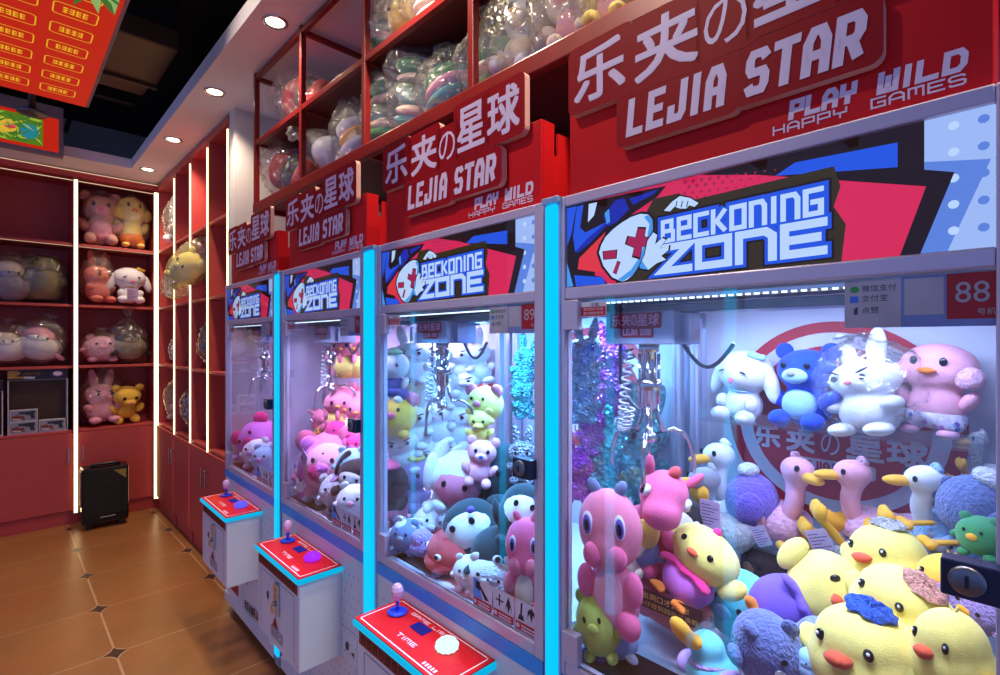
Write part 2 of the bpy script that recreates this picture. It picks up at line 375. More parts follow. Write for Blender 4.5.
for c, x0 in enumerate((.036, .206)):
    mb = MB()
    for r in range(10):
        mb = MB(); y = 3.30-r*.164; x = x0-.04*0
        pts = rrect(x-.064, x+.064, -y-.045, -y+.045, .014)
        for i in range(len(pts)):
            p, q = Vector(pts[i]), Vector(pts[(i+1) % len(pts)]); d = (q-p).normalized(); n = Vector((-d.y, d.x))*.0022
            mb.flat([(p-n)[:], (q-n)[:], (q+n)[:], (p+n)[:]], dn, -.002)
        k = random.randint(2, 3)
        for j in range(4):
            gx = x-.037+j*.019
            for q in range(3): mb.flat([(gx, -y-.02+q*.016), (gx+.015, -y-.02+q*.016), (gx+.015, -y-.012+q*.016), (gx, -y-.012+q*.016)], dn, -.002)
            st = gx+random.choice((.001, .005, .010)); mb.flat([(st, -y-.022), (st+.005, -y-.022), (st+.005, -y+.022), (st, -y+.022)], dn, -.002)
        link('menu_entry', mb.mesh('menu_entry', False), SIGNY, sg)
mb = MB()
for i in range(14):
    a = R(180+i*13); l = .30+.06*random.random(); c = (.26, -2.42)
    tip = (c[0]+l*math.cos(a)*.9, -2.52+.0+(-.01)-.16*abs(math.sin(a)) if 0 else c[1]+.22-l*abs(math.sin(a))*.62)
    c2 = (.27-.02*i*.3, -2.22)
    d = Vector((tip[0]-c2[0], tip[1]-c2[1])); n = Vector((-d.y, d.x)).normalized()*.018
    mid = Vector(c2)+d*.5
    mb.flat([(min(.31, a), min(-1.5, b)) for a, b in (c2, (mid-n)[:], tip, (mid+n)[:])], dn, -.003-.0002*i, i % 2)
link('leaf_print', mb.mesh('leaf_print', False), [LEAFA, LEAFB], sg)
for x, y in ((-.9, 3.3), (.1, 1.7)):
    pass
mb = MB(); 
for x, y in ((-.6, 3.2), (.15, 3.2), (.15, 1.8)): mb.cyl((x, y, .1), (x, y, .75), .012)
link('hanging_rod', mb.mesh('hanging_rod'), BLACK, sg)
sg = thing('picture_light_box', 'small light box with a tropical leaf picture above the red shelves', 'sign', (0, 5.44, 3.11))
mb = MB(); mb.box(-.65, .375, .0, .06, 0, .40, bev=.004); link('casing', mb.mesh('casing'), GREYM, sg)
mb = MB(); mb.box(-.6, .345, -.004, .001, .03, .30); link('face', mb.mesh('face'), SIGNR, sg)
fp = lambda a, b, t: Vector((a, t, b))
mb = MB(); mb.flat([(-.55, .055), (.25, .055), (.25, .275), (-.55, .275)], fp, -.006, 0)
for i in range(150):
    c = Vector((random.uniform(-.5, .24), random.uniform(.06, .26))); a = random.uniform(0, PI); d = Vector((math.cos(a), math.sin(a)*.6))*.06; n = Vector((-d.y, d.x))*.14
    P = [c-d, c-n, c+d, c+n]; P = [(min(.248, max(-.548, p.x)), min(.273, max(.057, p.y))) for p in P]
    mb.flat(P, fp, -.0065-.00005*i, 1+i % 2)
mb.flat([(.17+.055*math.cos(t*PI/9), .15+.05*math.sin(t*PI/9)*(1+.35*(t % 2))) for t in range(18)], fp, -.0105, 3)
mb.flat([(.03+.07*math.cos(t*PI/9), .16+.05*math.sin(t*PI/9)*(1+.3*(t % 2))) for t in range(18)], fp, -.0105, 4)
mb.flat([(.06+.035*math.cos(t*PI/9), .165+.022*math.sin(t*PI/9)) for t in range(18)], fp, -.0108, 5)
link('leaf_picture', mb.mesh('leaf_picture', False), [mat('sign_leaf_deep', emit=.8, col=lin((90, 130, 30))), LEAFA, mat('sign_leaf_lime', emit=.8, col=lin((170, 196, 70))), mat('sign_teal', emit=.8, col=lin((40, 140, 160))), mat('sign_yellow', emit=.8, col=lin((240, 190, 60))), mat('sign_pink', emit=.8, col=lin((220, 60, 80)))], sg)
p, d = onY(32, 113, 4.9, TH_ROOM)
sg = thing('ceiling_fan_mount', 'round metal disc on a rod hanging below the large red sign', 'ceiling fitting', (p.x, p.y, p.z))
mb = MB(); mb.lathe([(.01, .014), (.080, .010), (.088, 0), (.080, -.010), (.01, -.014)], n=28); link('disc', mb.mesh('disc'), STEEL, sg)
mb = MB(); mb.cyl((0, 0, .01), (0, 0, 3.74-p.z), .022); link('rod', mb.mesh('rod'), mat('dark_red_rod', (60, 24, 24)), sg)
# ------------------------------------------------------------------ shelf units (room frame)
SHELF = mat('matte_red_melamine', (196, 78, 74), rough=.5, var=.05, scale=3)
def shelf_unit(label, loc, rz, W, D, door_side, H=3.13, base_led=True):
    """front faces -y, origin front-left floor corner, runs along +x"""
    u = thing('shelf_unit', label, 'shelf', loc, (0, 0, rz), 'red wall shelves'); t = .018
    def car():
        mb = MB(); mb.box(0, t, 0, D, .0, H); mb.box(W-t, W, 0, D, .0, H); mb.box(t, W-t, D-.01, D, 0, H)
        mb.box(t, W-t, 0, D, H-.05, H); mb.box(t, W-t, .01, D, 0, .12); return mb.mesh('carcass')
    link('carcass', cached(('car', W, D), car), SHELF, u)
    for z in (2.49, 1.945, 1.40, .83):
        m = cached(('sh', W, D), lambda: MB().box(t+.001, W-t-.001, .002, D-.012, -.022, 0, bev=.002).mesh('shelf_board'))
        link('shelf_board', m, SHELF, u, (0, 0, z))
    m = cached(('door', W), lambda: MB().box(.004, W-.004, -.016, 0, .125, .805, bev=.002).mesh('door'))
    dr = link('door', m, SHELF, u)
    hx = .05 if door_side < 0 else W-.05
    m = cached(('hnd', W, door_side), lambda: MB().box(hx-.006, hx+.006, -.042, -.032, .55, .68, bev=.002).box(hx-.005, hx+.005, -.034, -.016, .56, .57).box(hx-.005, hx+.005, -.034, -.016, .66, .67).mesh('handle'))
    h = link('handle', m, CHROME, dr)
    for k, (x0, x1, y0, y1, z0, z1) in enumerate(((t, W-t, -.003, .003, H-.088, H-.082), (0, W, -.004, .0, H-.003, H+.004), (t, W-t, -.002, .001, 2.460, 2.464))):
        if base_led: link('shelf_led', cached(('led', W, k), lambda: MB().box(x0, x1, y0, y1, z0, z1).mesh('shelf_led')), mat('soft_shelf_led', emit=.75, col=(1, .70, .45)), u)
    return u
su = [shelf_unit('red wall shelf unit holding the toy gun boxes', (-.15, 5.88, 0), 0, .637, .42, 1),
      shelf_unit('red wall shelf unit behind the black speaker, holding pink and yellow plush toys', (.487, 5.88, 0), 0, .613, .42, -1)]
def led_post(loc, label, w=.025, z0=.10, z1=3.05, rz=0):
    o = thing('led_strip', label, 'led light', loc, (0, 0, rz), 'vertical shelf lights')
    m = cached(('lp', w, z0, z1), lambda: MB().box(-w/2, w/2, -.012, -.002, z0, z1, bev=.002).mesh('diffuser')); link('diffuser', m, WARM, o)
    m = cached(('lpc', w, z0, z1), lambda: MB().box(-w/2-.004, w/2+.004, -.003, .0, z0-.01, z1+.01).mesh('channel')); link('channel', m, CHROME, o)
led_post((.487, 5.862, 0), 'bright vertical light strip beside the black speaker on the back shelves')
led_post((1.085, 5.845, 0), 'bright vertical light strip in the corner between the two red shelf walls', .034)
sd = [(5.88, 5.175, 1), (5.175, 4.655, -1), (4.655, 4.18, 1), (4.18, 3.715, -1)]
nm = ['red side shelf bay next to the lit corner', 'second red side shelf bay from the lit corner', 'third red side shelf bay from the lit corner, with the yellow plush bag', 'red side shelf bay next to the claw machines']
for (a, b, s), l in zip(sd, nm):
    shelf_unit(l, (1.10, a, 0), -PI/2, a-b, .42, s, base_led=False)
for y, l, z0 in ((5.175, 'thin vertical light strip next to the corner one on the side shelves', .14), (4.655, 'thin vertical light strip second from the corner on the side shelves', .14), (4.18, 'thin vertical light strip third from the corner, ending at the side cupboard top', .80), (3.715, 'thin vertical light strip at the side shelf end beside the claw machines', .12)):
    led_post((1.10, y, 0), l, .010, z0, 3.04, -PI/2)
mb = MB(); mb.box(.2, 1.07, 5.50, 5.515, 0, .02)
mb.bm.free()
# ------------------------------------------------------------------ plush toys
def blob_mesh(ells, voxel=.03, smooth=8, noise_amp=0):
    mb = MB()
    for e in ells:
        c, r = e[0:3], e[3:6]; rot = tuple(R(a) for a in e[6:9]) if len(e) > 6 else (0, 0, 0)
        mb.ell(c, r, rot, u=20, v=14)
    me = mb.mesh('blob')
    if len(ells) > 1:
        ob = bpy.data.objects.new('t', me); COL.objects.link(ob)
        m = ob.modifiers.new('r', 'REMESH'); m.mode = 'VOXEL'; m.voxel_size = voxel; m.use_smooth_shade = True
        s = ob.modifiers.new('s', 'SMOOTH'); s.factor = .5; s.iterations = smooth
        dg = bpy.context.evaluated_depsgraph_get(); dg.update()
        m2 = bpy.data.meshes.new_from_object(ob.evaluated_get(dg)); bpy.data.objects.remove(ob); bpy.data.meshes.remove(me); me = m2
    if noise_amp:
        for v in me.vertices:
            v.co += v.normal*noise.noise(v.co*9)*noise_amp
    for p in me.polygons: p.use_smooth = True
    return me
# each kind: list of (part name, colour key, ellipsoids, parent part or None). Faces -y, stands on z=0, about 1 tall.
def sym(*e):
    e = list(e); f = e[:]; f[0] = -f[0]
    if len(f) > 6: f[7] = -f[7]; f[8] = -f[8]
    return [tuple(e)], [tuple(f)]
def pair(name, key, *e, parent=None):
    a, b = sym(*e); return [(name, key, a, parent), (name, key, b, parent)]
K = {}
K['chick'] = [('body', 'a', [(0, 0, .40, .50, .46, .40), (0, -.02, .62, .41, .39, .36)], None)] \
    + pair('wing', 'a', .49, -.02, .40, .08, .15, .19, 0, 25, 0) + [('beak', 'b', [(0, -.43, .60, .13, .13, .05), (0, -.41, .545, .10, .10, .04)], None)] \
    + pair('eye', 'eye', .20, -.345, .70, .042, .03, .058) + pair('eye_highlight', 'eyew', .212, -.372, .722, .014, .01, .016) + [('tuft', 'a', [(-.04, 0, 1.0, .035, .03, .07, 0, -20, 0), (.04, 0, 1.0, .035, .03, .07, 0, 20, 0)], None)] \
    + pair('foot', 'b', .2, -.30, .03, .12, .16, .05)
K['dressed_chick'] = [('head', 'a', [(0, 0, .70, .40, .32, .28), (0, .02, .60, .36, .3, .24)], None), ('outfit', 'c', [(0, 0, .28, .30, .27, .28)], None),
    ('scarf', 'd', [(.16, -.16, .44, .22, .12, .045, 0, 12, -30), (-.16, -.16, .44, .22, .12, .045, 0, -12, 30), (0, -.26, .43, .1, .06, .05)], None), ('beak', 'b', [(0, -.32, .70, .08, .09, .04), (0, -.30, .66, .06, .07, .03)], None)] \
    + pair('wing', 'a', .42, 0, .56, .11, .09, .17, 0, 35, 0) + pair('eye', 'eye', .17, -.27, .76, .035, .025, .04) \
    + [('foot', 'e', [(x*.15, -.22, .06, .09, .10, .06), (x*.15+.06, -.28, .06, .05, .06, .05), (x*.15-.06, -.28, .06, .05, .06, .05)], None) for x in (-1, 1)] + [('crest', 'd', [(0, 0, .98, .05, .05, .06)], None)]
def neck(y0, z0, y1, z1, r, n=7):
    return [(0, y0+(y1-y0)*i/n-.06*math.sin(PI*i/n), z0+(z1-z0)*i/n, r, r, r) for i in range(n+1)]
K['swan'] = [('body', 'c', [(0, .10, .24, .28, .34, .24), (0, .40, .34, .12, .14, .10, 30, 0, 0)], None), ('head', 'a', neck(-.10, .36, -.10, .78, .10)+[(0, -.14, .86, .16, .20, .15)], None),
    ('beak', 'b', [(0, -.37, .83, .075, .16, .055)], None)] + pair('eye', 'eye', .11, -.28, .90, .028, .022, .034) + [('crest', 'c', [(0, -.06, 1.01, .06, .06, .06), (.05, -.04, .98, .05, .05, .05)], None)] \
    + pair('wing', 'c', .27, .12, .28, .07, .22, .13) + [('leg', 'b', [(x*.17, -.26-.05*i, .10+.05*i*up, .058, .06, .058) for i in range(6)]+[(x*.17-.06, -.53, .12+.26*up+.05, .085, .07, .12, 0, -22, 0), (x*.17+.06, -.53, .12+.26*up+.05, .085, .07, .12, 0, 22, 0)], None) for x, up in ((-1, -.1), (1, 1.2))]
K['fluffy_bird'] = [('body', 'c', [(0, 0, .48, .42, .40, .46)], None), ('tail', 'd', [(0, .05, .98, .20, .17, .12), (.12, .03, .96, .1, .1, .1)], None)] \
    + [('leg', 'b', [(x*.2+.0, -.3-.1*i, .05, .06, .09, .05) for i in range(4)]+[(x*.2-.07, -.72, .06, .08, .09, .07), (x*.2+.07, -.72, .06, .08, .09, .07)], None) for x in (-1, 1)] + pair('wing', 'c', .40, -.05, .5, .08, .2, .22)
def face(y, z, sx=.1, ey=.032, k='eye'):
    return pair('eye', 'eye', sx, y, z, ey, .02, ey*1.25)
K['bunny'] = [('body', 'a', [(0, 0, .22, .24, .21, .23), (0, 0, .56, .27, .23, .21)], None)] + pair('ear', 'a', .12, .02, .86, .075, .05, .22, 0, 10, 0) + pair('arm', 'a', .22, -.09, .30, .07, .10, .08, 0, 30, 0) + pair('foot', 'a', .14, -.18, .06, .09, .14, .07) \
    + face(-.225, .58, .11, .026) + pair('eyebrow', 'eye', .115, -.222, .645, .06, .012, .012, 0, -25, 0) + [('nose', 'e', [(0, -.235, .53, .03, .02, .02)], None)]
K['bear'] = [('body', 'a', [(0, 0, .25, .26, .22, .25), (0, -.01, .66, .30, .25, .25)], None)] + pair('ear', 'a', .24, 0, .88, .10, .05, .10) + pair('arm', 'a', .27, -.10, .34, .08, .11, .13, 0, 35, 0) + pair('leg', 'a', .17, -.22, .10, .10, .15, .10) \
    + [('muzzle', 'c', [(0, -.24, .60, .13, .08, .09)], None), ('nose', 'e', [(0, -.32, .63, .045, .03, .03)], None), ('tummy', 'c', [(0, -.15, .27, .18, .10, .18)], None)] + face(-.235, .72, .12, .034)
K['puppy'] = [('body', 'a', [(0, 0, .22, .24, .20, .22), (0, -.01, .63, .36, .27, .27)], None)] + pair('ear', 'a', .36, -.02, .52, .09, .08, .23, 0, -18, 0) + pair('arm', 'a', .2, -.14, .25, .07, .09, .09) + pair('leg', 'a', .17, -.2, .09, .11, .13, .09) \
    + [('mouth', 'e', [(0, -.275, .53, .03, .02, .04)], None), ('collar', 'c', [(0, 0, .40, .2, .185, .025)], None), ('bow', 'c', [(.16, -.14, .86, .07, .05, .06), (.28, -.1, .83, .07, .05, .06)], None)] + pair('closed_eye', 'eye', .15, -.262, .64, .045, .012, .01, 0, 20, 0)
K['cheek_duck'] = [('body', 'a', [(0, 0, .30, .27, .22, .26), (0, -.01, .72, .36, .26, .27)], None)] + pair('cheek', 'c', .31, -.12, .64, .13, .10, .12) + pair('arm', 'a', .30, -.04, .40, .07, .10, .12, 0, 30, 0) \
    + [('shorts', 'd', [(0, 0, .20, .29, .24, .13), (.16, -.06, .12, .13, .16, .09), (-.16, -.06, .12, .13, .16, .09)], None), ('beak', 'b', [(0, -.28, .71, .12, .07, .03), (0, -.27, .67, .07, .05, .025)], None)] + pair('foot', 'a', .17, -.14, .04, .09, .13, .05) + face(-.245, .80, .13, .036)
K['dino'] = [('body', 'a', [(0, .05, .26, .21, .20, .26), (0, .0, .55, .13, .13, .16), (0, -.04, .76, .21, .24, .20), (0, -.26, .70, .17, .15, .14)], None)] + pair('arm', 'a', .22, -.10, .38, .06, .12, .07, 0, 20, 20) + pair('leg', 'a', .16, -.16, .09, .09, .17, .09) \
    + [('tail', 'a', [(0, .28, .14, .10, .16, .09), (0, .42, .17, .06, .12, .06)], None), ('tummy', 'c', [(0, -.10, .30, .14, .10, .20)], None)] + pair('ear', 'a', .19, .06, .92, .04, .05, .11, 0, 25, 0) \
    + pair('eye_patch', 'eyew', .175, -.15, .80, .04, .055, .055) + pair('eye', 'eye', .20, -.165, .80, .025, .03, .035) + [('horn', 'd', [(0, -.02, .98, .05, .05, .06)], None)]
K['penguin'] = [('body', 'a', [(0, 0, .42, .40, .36, .42), (0, 0, .62, .36, .33, .34)], None), ('face', 'c', [(0, -.12, .52, .32, .27, .34)], None)] + pair('flipper', 'a', .40, -.04, .40, .07, .14, .21, 0, 25, 0) + pair('foot', 'a', .18, -.2, .06, .13, .17, .06) \
    + face(-.36, .66, .13, .04) + [('flower', 'd', [(.16, -.33, .80, .05, .03, .05)], None)]
K['whale'] = [('body', 'a', [(0, 0, .42, .50, .46, .40)], None), ('belly', 'c', [(0, -.10, .24, .44, .42, .22)], None), ('tail', 'a', [(0, .50, .5, .10, .16, .09), (.14, .64, .55, .16, .09, .05, 0, 0, 30), (-.14, .64, .55, .16, .09, .05, 0, 0, -30)], None)] + pair('fin', 'a', .48, -.05, .25, .18, .12, .05, 0, 30, 0) \
    + pair('eye_patch', 'eyew', .30, -.37, .46, .075, .04, .065, 0, 0, 35) + pair('eye', 'eye', .31, -.40, .47, .045, .03, .045, 0, 0, 35)
K['round_pig'] = [('body', 'a', [(0, 0, .45, .48, .45, .45)], None)] + pair('ear', 'a', .28, -.08, .86, .12, .06, .10, 0, 30, 0) + pair('foot', 'a', .24, -.22, .06, .12, .14, .09) + pair('arm', 'a', .44, -.14, .40, .10, .12, .08, 0, 25, 0) + [('snout', 'c', [(0, -.44, .50, .11, .05, .08)], None)] + face(-.41, .62, .16, .036)
K['heart_ear_pig'] = [('body', 'a', [(0, 0, .45, .48, .45, .45)], None)] + pair('ear', 'd', .36, -.06, .80, .17, .10, .16, 0, 30, 0) + pair('foot', 'a', .24, -.24, .08, .13, .14, .10) + [('snout', 'd', [(0, -.44, .50, .11, .05, .08)], None)] + face(-.41, .62, .16, .036)
K['cup'] = [('cup', 'c', [(0, 0, .28, .36, .36, .27), (0, 0, .20, .32, .32, .2)], None), ('topping', 'a', [(0, 0, .62, .36, .36, .26), (0, 0, .86, .2, .2, .13)], None), ('drip', 'a', [(.36*math.cos(t*PI/4), .36*math.sin(t*PI/4), .42, .06, .06, .12) for t in range(8)], None)] + face(-.34, .66, .12, .03) + [('beak', 'b', [(0, -.37, .60, .05, .05, .03)], None)] + pair('ear', 'a', .2, 0, .95, .08, .05, .08)
K['berry'] = [('body', 'a', [(0, 0, .42, .42, .42, .36), (0, 0, .22, .28, .28, .24)], None), ('leaf_cap', 'c', [(0, 0, .80, .28, .28, .06), (.2, 0, .78, .16, .08, .05), (-.2, 0, .78, .16, .08, .05), (0, -.2, .78, .08, .16, .05), (0, .0, .88, .03, .03, .08)], None)] + face(-.39, .5, .12, .03)
K['long_ear'] = [('body', 'a', [(0, 0, .25, .28, .24, .25), (0, -.02, .62, .32, .28, .26)], None), ('face', 'c', [(0, -.15, .57, .24, .17, .20)], None)] + [('ear', 'a', [(.26, -.03, .84, .20, .07, .10, 0, 20, 0)], None), ('ear', 'a', [(-.27, -.05, .72, .09, .07, .24, 0, 15, 0)], None)] + pair('arm', 'a', .24, -.14, .30, .07, .14, .08, 0, 20, 0) + pair('foot', 'a', .16, -.22, .07, .10, .15, .08) + [('inner_ear', 'd', [(.28, -.09, .84, .12, .03, .05, 0, 20, 0)], None)] + face(-.30, .60, .10, .026)
K['doll'] = [('head', 'a', [(0, 0, .70, .30, .27, .27)], None), ('body', 'c', [(0, 0, .32, .22, .19, .2)], None), ('skirt', 'd', [(0, 0, .20, .30, .26, .12), (.18, -.1, .14, .14, .14, .1), (-.18, -.1, .14, .14, .14, .1)], None), ('cap', 'e', [(0, -.05, .95, .2, .2, .06), (0, -.03, .99, .12, .12, .07)], None)] + pair('arm', 'a', .22, -.08, .36, .07, .09, .13, 0, 30, 0) + pair('leg', 'a', .12, -.16, .07, .09, .14, .08) + face(-.25, .72, .11, .03)
K['seal'] = [('body', 'a', [(0, 0, .33, .46, .40, .33)], None), ('hood', 'c', [(-.06, -.06, .58, .32, .30, .24)], None), ('face', 'a', [(-.06, -.24, .52, .22, .14, .14)], None)] + pair('fin', 'c', .42, -.12, .18, .15, .12, .06, 0, 25, 0) + face(-.36, .56, .09, .026)
K['duck_long'] = [('body', 'a', [(0, 0, .25, .34, .30, .25), (0, -.03, .55, .22, .20, .20)], None), ('beak', 'b', [(0, -.22, .66, .15, .10, .10, 20, 0, 0), (0, -.36, .80, .12, .10, .20, 35, 0, 0)], None), ('collar', 'd', [(0, -.02, .40, .26, .24, .05)], None)] + pair('wing', 'c', .32, -.05, .3, .08, .2, .14, 0, 20, 0)
K['hippo'] = [('body', 'a', [(0, 0, .40, .36, .33, .36), (-.2, 0, .14, .13, .16, .14), (.2, 0, .14, .13, .16, .14)], None), ('head', 'a', [(0, -.08, .78, .30, .22, .16), (0, -.18, .72, .28, .14, .10)], None)] + pair('ear', 'a', .22, 0, .93, .06, .04, .06) + pair('arm', 'a', .33, -.16, .42, .09, .12, .10) + face(-.27, .86, .12, .024)
K['folded'] = [('body', 'a', [(0, 0, .20, .50, .42, .20), (.12, .05, .24, .36, .36, .2)], None), ('middle', 'c', [(.04, -.05, .43, .45, .40, .13), (-.1, -.08, .40, .34, .34, .12)], None), ('top', 'd', [(-.05, 0, .68, .42, .38, .22), (.16, .02, .62, .28, .3, .18)], None)]
K['big_head'] = [('head', 'a', [(0, 0, .70, .36, .31, .28), (0, -.10, .58, .26, .24, .16)], None), ('body', 'a', [(0, 0, .24, .27, .24, .26)], None), ('tummy', 'c', [(0, -.13, .25, .18, .14, .20)], None)] + pair('muzzle', 'd', .13, -.27, .54, .11, .10, .09) + pair('arm', 'd', .26, -.14, .33, .10, .11, .12) + pair('leg', 'd', .20, -.18, .09, .13, .15, .10) \
    + pair('eye_patch', 'eyew', .175, -.265, .75, .062, .03, .085) + pair('eye', 'e', .18, -.285, .745, .046, .02, .068) + pair('pupil', 'eye', .18, -.302, .74, .026, .01, .042) + pair('ear', 'b', .15, -.02, .985, .08, .05, .05, 0, -25, 0) + [('tail', 'a', [(0, .28, .16, .10, .14, .10)], None)]
# placing
def lace(seed):
    def go():
        mb = MB(); rnd = random.Random(seed); n = 26; rings = []
        prof = [(.03, .045), (.10, .055), (.17, .035), (.215, .0), (.18, -.02), (.08, -.02)]
        for r, z in prof:
            rings.append([mb.bm.verts.new(((r+rnd.uniform(-.02, .02)*(r > .05))*math.cos(2*PI*k/n), (r+rnd.uniform(-.03, .03))*math.sin(2*PI*k/n)*.75, z+rnd.uniform(-.025, .025))) for k in range(n)])
        for i in range(len(rings)-1):
            for k in range(n): mb.bm.faces.new((rings[i][k], rings[i][(k+1) % n], rings[i+1][(k+1) % n], rings[i+1][k]))
        mb.bm.faces.new(rings[0]); mb.bm.faces.new(rings[-1][::-1])
        return mb.mesh('lace_hat')
    return cached(('lace', seed), go)
def bag_mesh(seed, rx, ry, rz, knot):
    def go():
        t = bmesh.new(); bmesh.ops.create_icosphere(t, subdivisions=5, radius=1); s = Vector((seed*3.1, seed*1.7, seed))
        for v in t.verts:
            p = v.co.copy(); q = p+s
            k = .97+.12*noise.noise(q*2.0)+.16*(.35-abs(noise.noise(q*3.6)))+.09*(.3-abs(noise.noise(q*8)))+.04*(.3-abs(noise.noise(q*17)))
            c = Vector((p.x*rx*k, p.y*ry*k, max(p.z, -.93)*rz*k))
            if p.z > .80:
                f = (p.z-.80)/.20; pin = 1-.85*min(1, f*1.6)
                if f > .62: pin = .15+(f-.62)*1.5
                a = math.atan2(p.y, p.x); fl = 1+.25*math.sin(a*7+seed)
                rr = .55*pin*fl
                c = Vector((math.cos(a)*rx*rr, math.sin(a)*ry*rr, rz*(.80+f*knot)*k))
            v.co = c
        for f in t.faces: f.smooth = True
        me = bpy.data.meshes.new('plastic_bag'); t.to_mesh(me); t.free(); return me
    return cached(('bag', seed, rx, ry, rz, knot), go)
def tag_mesh():
    def go():
        mb = MB(); mb.prism(rrect(-.11, .11, -.15, .15, .02), lambda a, b, t: Vector((a, t, b)), -.004, .004, 0)
        for i in range(7): mb.flat([(-.09, -.12+.036*i), (.05+.04*((i*7) % 3-1), -.12+.036*i), (.05+.04*((i*7) % 3-1), -.11+.036*i), (-.09, -.11+.036*i)], lambda a, b, t: Vector((a, t, b)), -.0055, 1)
        return mb.mesh('paper_tag', False)
    return cached('ptag', go)
NTOY = 0; CUR = None
def inside(i): return (.938, 1.655, YC[i]-.364*SY[i], YC[i]+.366*SY[i], .877, 1.69)
def toy(kind, label, pos, hp=None, h=None, d=1, yaw=0, pitch=0, roll=0, c=None, group=None, hat=None, bag=None, ptag=None, rz0=-90, squash=(1, 1, 1), fl='', name=None, world=False, simple=False, anchor=.5, voxel=.035, box=None):
    """pos: world point of the middle of the toy; hp = its height in the photograph's pixels at distance d"""
    global NTOY; NTOY += 1
    H = h if h else hp*d/F
    fr = 0 if world else ROT
    rot = Euler((R(pitch), R(roll), R(rz0-yaw)+fr)); Rm = rot.to_matrix(); Sq = Matrix.Diagonal(squash)
    Fm = Matrix.Rotation(-fr, 3, 'Z'); P = Fm @ Vector(pos); camp = Vector((0, 0, CZ))
    if box is None and CUR is not None: box = CUR
    if callable(box): box = box(P)
    def bounds(P, H):
        A = Fm @ Rm @ Sq; lo = [1e9]*3; hi = [-1e9]*3
        E = [e for p in K[kind] for e in p[2]]
        if bag: E = E+[(0, 0, .5, bag[2]*1.08, bag[3]*1.08, bag[4]*1.08)]
        for e in E:
            Q = A @ (Euler([R(q) for q in e[6:9]]).to_matrix() if len(e) > 6 else Matrix.Identity(3)) @ Matrix.Diagonal(e[3:6])
            c = P+A @ (Vector(e[0:3])-Vector((0, 0, anchor)))*H
            for i in range(3):
                h = Q.row[i].length*H; lo[i] = min(lo[i], c[i]-h); hi[i] = max(hi[i], c[i]+h)
        return lo, hi
    if box:
        for it in range(4):
            lo, hi = bounds(P, H)
            k = min([(box[2*i+1]-box[2*i])/(hi[i]-lo[i]) for i in range(3) if box[2*i+1]-box[2*i] < hi[i]-lo[i]] or [1])
            if k < 1: H *= max(.72, k); lo, hi = bounds(P, H)
            if lo[0] < box[0] and not world:
                d0 = P-camp; t = (box[0]-lo[0])/max(.3, d0.x); P = camp+d0*(1+t); H *= 1+t; lo, hi = bounds(P, H)
            for i in range(3):
                if lo[i] < box[2*i]: P[i] += box[2*i]-lo[i]
                elif hi[i] > box[2*i+1]: P[i] -= min(hi[i]-box[2*i+1], max(0, lo[i]-box[2*i]))
                lo, hi = bounds(P, H)
    base = Fm.transposed() @ P-Rm @ Vector((0, 0, anchor*H*squash[2]))
    NM = dict(chick='chick_plush', dressed_chick='dressed_chick_plush', swan='swan_plush', fluffy_bird='fluffy_bird_plush', bunny='bunny_plush', bear='bear_plush', puppy='puppy_plush', cheek_duck='duck_plush', dino='dragon_plush', penguin='penguin_plush', whale='whale_plush', round_pig='round_plush', heart_ear_pig='pig_plush', cup='cup_plush', berry='strawberry_plush', long_ear='rabbit_plush', doll='doll_plush', seal='seal_plush', duck_long='long_beak_duck_plush', hippo='hippo_plush', folded='folded_plush', big_head='dragon_plush')
    o = thing(name or NM[kind], label, 'plush toy', base, rot, group); o.scale = (H*squash[0], H*squash[1], H*squash[2])
    c = c or {}
    cols = {'eye': EYE, 'eyew': EYEW}; cols.update(c)
    for k in 'abcde':
        if k not in cols: cols[k] = cols.get('a')
    made = {}
    for i, (pn, key, ells, par) in enumerate(K[kind]):
        if simple and pn in ('eye_highlight', 'eyebrow', 'tuft'): continue
        me = cached((kind, i), lambda: blob_mesh(ells, voxel))
        link(pn, me, cols[key], o)
    if hat: 
        x = link('lace_hat', lace(hat[1]), hat[0], o, hat[2], hat[3])
    if bag:
        m, seed, rx, ry, rz, kn = bag
        x = link('plastic_bag', bag_mesh(seed, rx, ry, rz, kn), m, o, (0, 0, .5))
    if ptag:
        x = link('paper_tag', tag_mesh(), [TAGM, TAGI], o, Matrix.Rotation(R(yaw), 3, 'Z') @ Vector((ptag[0], -.46, ptag[1])), (R(8), R(ptag[2]), R(yaw)))
    return o
